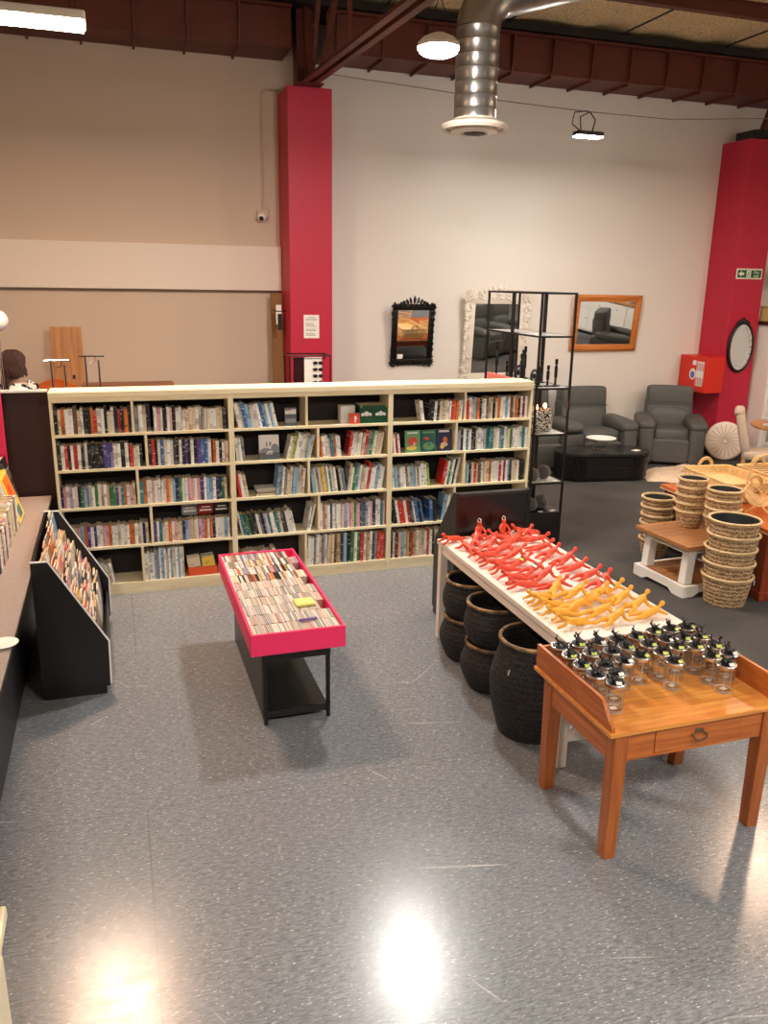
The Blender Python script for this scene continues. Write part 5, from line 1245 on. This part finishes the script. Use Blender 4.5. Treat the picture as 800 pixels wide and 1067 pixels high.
t = thing('cork_board', 'tall narrow brown board propped in the corner by the crimson column', 'board', (2.045, 10.72, .002)); t.rotation_euler = (-.05, 0, 0)
M_cork = mat('cork_brown', (150, 110, 68), .85, noise=.7, scale=60, rgb2=(120, 84, 50))
q = MB(); q.box(-.075, .075, -.025, 0, 0, 2.40, M_cork, .003); q.build('plank', t)
t = thing('hanging_strap', 'white pouch and black strap tied to the top of the brown board', 'strap', (2.03, 10.575, 2.02))
q = MB(); q.box(-.04, .03, -.012, .0, 0, .24, M_paper, .004); q.build('pouch', t)
q = MB(); q.tube([(-.08, .03, .17), (-.06, -.016, .165), (.06, -.016, .16), (.09, .03, .16)], .006, M_blackmetal, 5); q.box(-.02, .03, -.022, -.012, -.07, .13, M_blackmetal, .004); q.build('black_strap', t)
# sunglasses display
t = thing('glasses_stand', 'black wire counter stand displaying sunglasses, seen above the bookcases', 'display stand', (2.15, 9.50, .005))
q = MB(); fx, fy = .24, .14
for sx in (-1, 1):
    for sy in (-1, 1): q.tube([(sx*fx, sy*fy, 0), (sx*fx, sy*fy, 1.72)], .008, M_blackmetal, 5)
for z in (.9, 1.72):
    q.tube([(-fx, -fy, z), (fx, -fy, z), (fx, fy, z), (-fx, fy, z)], .008, M_blackmetal, 5, True)
q.build('wire_frame', t)
q = MB(); q.box(-.06, .15, -.10, -.09, 1.0, 1.70, M_paper); q.build('white_panel', t)
q = MB(); q.box(-.19, -.06, -.10, -.09, 1.0, 1.70, mat('dark_cherry_panel', (48, 16, 20), .3)); q.build('dark_panel', t)
q = MB(); q.box(.10, .19, -.09, -.08, 1.0, 1.68, M_crimson); q.build('crimson_panel', t)
q = MB(); q.box(-fx, fx, -fy, fy, .88, .90, M_black); q.build('shelf', t)
for k in range(5):
    o = thing('sunglasses', 'black sunglasses on the wire stand, %s pair from the top' % ordw(k+1), 'sunglasses', (2.25, 9.385, 1.64-.075*k), group='sunglasses on the stand')
    q = MB()
    for s in (-1, 1): q.sell((s*.032, 0, 0), (.026, .004, .02), M_beast, .8, nu=14, nv=8)
    q.tube([(-.01, 0, .006), (.01, 0, .006)], .003, M_beast, 5); q.build('lenses', o, 60)
    q = MB()
    for s in (-1, 1): q.tube([(s*.058, 0, .008), (s*.064, .01, .008), (s*.06, .02, .0)], .0028, M_beast, 5)
    q.build('temples', o)
# salmon panel at the end of the bookcases
M_salmon = mat('salmon_paint', (240, 132, 120), .5)
t = thing('salmon_panel', 'salmon-pink upright panel between the right bookcase and the shelf towers', 'panel', (3.715, 7.5, .005))
q = MB(); q.box(-.012, .012, -.38, .38, 0, 1.665, M_salmon, .003); q.build('sheet', t)
q = MB(); q.box(-.035, .035, -.36, .36, 0, .03, M_black); q.build('foot', t)

# chrome display stands, orange chair, wooden shelf board
for i, (x, y, h, rz, lb) in enumerate(((-.605, 9.80, 1.65, .1, 'chrome T-bar display stand standing in front of the plywood board'), (-.25, 10.0, 1.68, -.1, 'chrome T-bar display stand just right of the plywood board'))):
    t = thing('display_stand', lb, 'stand', (x, y, .005), rz, 'chrome T-bar stands')
    q = MB(); q.lathe([(0, 0), (.14, 0), (.14, .012), (.02, .02), (0, .02)], M_chrome, 20); q.build('base', t, 40)
    q = MB(); q.tube([(-.07, 0, .015), (-.07, 0, h)], .013, M_chrome, 8); q.tube([(.07, .02, .015), (.07, .02, h-.04)], .013, M_chrome, 8); q.build('uprights', t, 60)
    q = MB(); q.box(-.14, .14, -.012, .012, h, h+.018, M_chrome, .003); q.tube([(.04, 0, h), (.03, -.05, h-.05), (-.01, -.07, h-.055)], .006, M_chrome, 5); q.sell((-.01, -.07, h-.055), (.012,)*3, M_chrome, 1., nu=10, nv=8); q.build('crossbar', t)
t = thing('orange_chair', 'orange chair with a broad rounded back, behind the left bookcase', 'chair', (-.688, 10.42, .005))
M_orch = wood('orange_chair_wood', (214, 106, 42), (190, 84, 30), 'X', 3, .4)
q = MB(); pl = [(-.24, .93), (.24, .93), (.245, 1.30)]+[(.245-.49*k/10, 1.30+.092*math.sin(PI*k/10)) for k in range(1, 10)]+[(-.245, 1.30)]; q.prism(pl, 'y', -.015, .015, M_orch); q.build('backrest', t)
q = MB(); q.box(-.22, .22, -.40, -.01, .74, .775, M_orch, .01); q.build('seat', t)
for sx in (-.19, .19):
    q = MB(); q.box(sx-.02, sx+.02, -.02, .015, 0, .96, M_orch); q.build('leg', t)
    q = MB(); q.box(sx-.02, sx+.02, -.39, -.35, 0, .74, M_orch); q.build('leg', t)
t = thing('wall_bench', 'long wooden board on black legs along the warm-lit wall at left', 'bench', (.13, 10.62, .002))
q = MB(); q.box(-.52, .55, -.16, .16, 1.27, 1.305, M_orch if 0 else wood('red_brown_board', (164, 104, 64), (136, 78, 44), 'X', 3, .45), .003); q.build('board', t)
for sx in (-.45, .48):
    for sy in (-.12, .12):
        q = MB(); q.box(sx-.02, sx+.02, sy-.02, sy+.02, 0, 1.27, M_black); q.build('leg', t)
t = thing('globe_lamp', 'white globe lamp on a tall stand at the left edge', 'lamp', (-1.02, 8.52, .005))
q = MB(); q.sell((0, 0, 2.15), (.10, .10, .10), M_white, 1.); q.build('globe', t, 60)
q = MB(); q.tube([(0, 0, 0), (0, 0, 2.06)], .012, M_chrome, 8); q.lathe([(0, 0), (.14, 0), (.14, .015), (0, .02)], M_chrome, 20); q.build('stand', t, 50)

# ------------------------------------------------------------------ woman at the far left, seen from behind
M_skin = mat('skin', (226, 178, 150), .55); M_hair = mat('dark_brown_hair', (48, 28, 22), .5, noise=.8, scale=30, stretch=(6, 6, 1), rgb2=(86, 50, 36), bump=.6, bscale=70)
px_, py_ = -1.005, 9.25
t = thing('person', 'person with long dark hair in a black and white floral dress, seen from behind', 'person', (px_, py_, .006), .2)
V = [(0, 0, .98, .125), (0, .0, 1.12, .11), (0, .01, 1.30, .135), (0, .005, 1.43, .10), (0, 0, 1.50, .052), (0, -.005, 1.555, .05), (0, .005, 1.64, .088), (0, .0, 1.70, .092), (0, 0, 1.755, .07),
     (.155, .0, 1.43, .058), (.215, -.01, 1.16, .044), (.19, .09, .93, .034), (.18, .13, .86, .03),
     (-.155, 0, 1.43, .058), (-.215, -.01, 1.16, .044), (-.19, .09, .93, .034), (-.18, .13, .86, .03),
     (.09, 0, .88, .10), (.095, .01, .49, .065), (.10, -.02, .08, .045), (.105, .10, .035, .04), (-.09, 0, .88, .10), (-.095, .01, .49, .065), (-.10, -.02, .08, .045), (-.105, .10, .035, .04)]
E = [(0, 1), (1, 2), (2, 3), (3, 4), (4, 5), (5, 6), (6, 7), (7, 8), (3, 9), (9, 10), (10, 11), (11, 12), (3, 13), (13, 14), (14, 15), (15, 16), (0, 17), (17, 18), (18, 19), (19, 20), (0, 21), (21, 22), (22, 23), (23, 24)]
for s in (1, -1):
    base = 12 if s > 0 else 16; hx = s*.18
    for f, (dx, ln) in enumerate(((-.024, .07), (-.008, .085), (.008, .08), (.022, .062))):
        i0 = len(V); V += [(hx+s*dx, .145, .835, .0095), (hx+s*dx, .16, .835-ln*.6, .0085), (hx+s*dx*.9, .155, .835-ln, .0075)]; E += [(base, i0), (i0, i0+1), (i0+1, i0+2)]
    i0 = len(V); V += [(hx-s*.03, .15, .85, .0105), (hx-s*.042, .17, .81, .009)]; E += [(base, i0), (i0, i0+1)]
me = skin_mesh('body', V, E, M_skin, 2); inst(me, 'body', (0, 0, 0), parent=t)
q = MB(); 
q.sell((0, .085, 1.655), (.012, .018, .016), M_skin, 1., nu=10, nv=8)
for s in (-1, 1): q.sell((s*.092, .0, 1.675), (.012, .02, .03), M_skin, 1., nu=10, nv=8)
for s in (-1, 1): q.sell((s*.034, .082, 1.69), (.014, .008, .008), M_white, 1., nu=10, nv=6); q.sell((s*.034, .089, 1.69), (.006, .004, .006), M_black, 1., nu=8, nv=6)
q.sell((0, .083, 1.615), (.024, .008, .007), mat('lips', (180, 90, 84), .5), 1., nu=10, nv=6); q.build('face_features', t, 60)
q = MB(); q.sell((0, -.022, 1.715), (.118, .118, .115), M_hair, 1., nu=28, nv=16); q.sell((0, -.06, 1.64), (.108, .075, .11), M_hair, .9, nu=24, nv=14); q.sell((-.085, -.06, 1.50), (.045, .05, .14), M_hair, 1., nu=16, nv=10, M=Ry(.15))
rh = random.Random(8)
for k in range(64):
    a = -2.1+4.2*k/63+rh.uniform(-.04, .04); r0 = rh.uniform(.10, .118); ln = rh.uniform(.09, .17) if a > -.5 else rh.uniform(.22, .32); pts = []
    for j in range(9):
        f = j/8; ph = f*rh.uniform(7, 9)
        top = min(1., f*2.2); rr_ = r0*(math.sin(top*PI/2))+.012*math.sin(ph)*f
        zz = 1.715+.112*math.cos(top*PI/2) if f < .455 else 1.715-(f-.455)/.545*ln
        pts.append((rr_*math.sin(a)+.012*math.sin(ph+a*3)*f, -.022-rr_*math.cos(a)*1.02, zz))
    q.tube(pts, [.006, .011, .013, .013, .013, .013, .012, .010, .005], M_hair, 5)
q.build('hair', t, 70)
def floral():
    m = bpy.data.materials.new('floral_cloth'); m.use_nodes = True; nt = m.node_tree; b = nt.nodes['Principled BSDF']; b.inputs['Roughness'].default_value = .85
    tc = nt.nodes.new('ShaderNodeTexCoord'); n = nt.nodes.new('ShaderNodeTexNoise'); n.inputs['Scale'].default_value = 17; n.inputs['Detail'].default_value = 1; nt.links.new(tc.outputs['Object'], n.inputs['Vector'])
    cr = nt.nodes.new('ShaderNodeValToRGB'); cr.color_ramp.interpolation = 'CONSTANT'; cr.color_ramp.elements[0].color = lin((20, 20, 24)); cr.color_ramp.elements[1].position = .46; cr.color_ramp.elements[1].color = lin((232, 224, 216))
    nt.links.new(n.outputs['Fac'], cr.inputs['Fac']); nt.links.new(cr.outputs['Color'], b.inputs['Base Color']); return m
q = MB(); q.lathe([(.225, .52), (.205, .80), (.175, 1.0), (.148, 1.13), (.168, 1.30), (.175, 1.40), (.12, 1.475), (.085, 1.49)], floral(), 32, sx=1.0, sy=.80)
for s in (-1, 1): q.tube([(s*.12, 0, 1.44), (s*.165, 0, 1.43), (s*.195, -.005, 1.32)], [.078, .074, .066], MATS.get('floral_cloth') or q.mats[0], 12)
q.build('dress', t, 70)

# ------------------------------------------------------------------ cream cabinet close at the left
M_creamp = mat('cream_paint', (236, 222, 188), .45)
t = thing('cream_cabinet', 'cream painted cabinet with knobs at the bottom left corner, close by', 'cabinet', (-.62, 1.30, 0))
q = MB(); q.box(-.32, .30, -.32, .32, 0, 1.22, M_creamp, .006); q.build('carcass', t)
q = MB(); q.box(-.34, .318, -.335, .335, 1.22, 1.25, M_creamp, .006); q.build('top_board', t)
q = MB(); q.box(-.30, .305, .26, .325, 1.25, 1.44, M_creamp, .004); q.sell((.285, .295, 1.455), (.028, .03, .04), M_creamp, 1.); q.build('gallery_post', t, 50)
for k in range(3):
    q = MB(); q.box(.30, .309, -.28, .28, .10+.37*k, .43+.37*k, M_creamp, .004); d_ = q.build('drawer', t)
    for s in (-.17, .25):
        q = MB(); q.lathe([(0, 0), (.008, 0), (.008, .012), (.015, .02), (.013, .03), (0, .034)], M_creamp, 16); bmesh.ops.transform(q.bm, matrix=T(.309, s, .265+.37*k-.02) @ Ry(PI/2), verts=q.bm.verts); q.build('knob', d_, 60)

# ------------------------------------------------------------------ furniture beyond the right edge, seen in the wall mirrors
sofa = [o for o in bpy.data.objects if o.name == 'recliner_sofa'][0]; chair_ = [o for o in bpy.data.objects if o.name == 'recliner_chair'][0]
dup(sofa, (8.6, 3.9, .006), 2.6, 'grey recliner sofa beyond the right edge, reflected in the ivory mirror')
dup(chair_, (10.6, 5.9, .006), 2.3, 'grey recliner armchair beyond the right edge, reflected in the oak mirror')
t = thing('sideboard', 'long white sideboard beyond the right edge, reflected in the oak mirror', 'cabinet', (11.9, 3.9, .006), 1.2)
q = MB(); q.box(-1.05, 1.05, -.2, .2, 0, .08, M_black); q.box(-1.1, 1.1, -.24, .24, .08, .92, M_white, .005); q.box(-1.14, 1.14, -.27, .27, .92, .96, M_plank, .004); q.build('carcass', t)
for k in range(4):
    q = MB(); q.box(-1.07+.54*k, -.56+.54*k, .24, .258, .12, .62, M_white, .003); d_ = q.build('door', t); q = MB(); q.sell((-.62+.54*k, .27, .4), (.014,)*3, M_black, 1., nu=10, nv=8); q.build('knob', d_)
    q = MB(); q.box(-1.07+.54*k, -.56+.54*k, .24, .258, .65, .89, M_white, .003); d_ = q.build('drawer', t); q = MB(); q.sell((-.815+.54*k, .27, .77), (.014,)*3, M_black, 1., nu=10, nv=8); q.build('knob', d_)
t = thing('flower_vase', 'white vase of orange flowers beyond the right edge, reflected in the oak mirror', 'vase', (12.0, 4.3, .968))
q = MB(); q.lathe([(0, 0), (.06, 0), (.09, .12), (.05, .24), (.06, .27), (.05, .27), (.04, .24), (0, .03)], M_white, 20); q.build('vase', t, 60)
for k in range(8):
    a = k*PI/4; q = MB(); q.tube([(0, 0, .2), (.14*math.cos(a), .14*math.sin(a), .42+.05*(k % 3))], .005, P_lgreen, 5); q.sell((.15*math.cos(a), .15*math.sin(a), .45+.05*(k % 3)), (.06, .06, .045), P_or if k % 2 else P_red, 1., nu=12, nv=8); q.build('flower', t, 60)
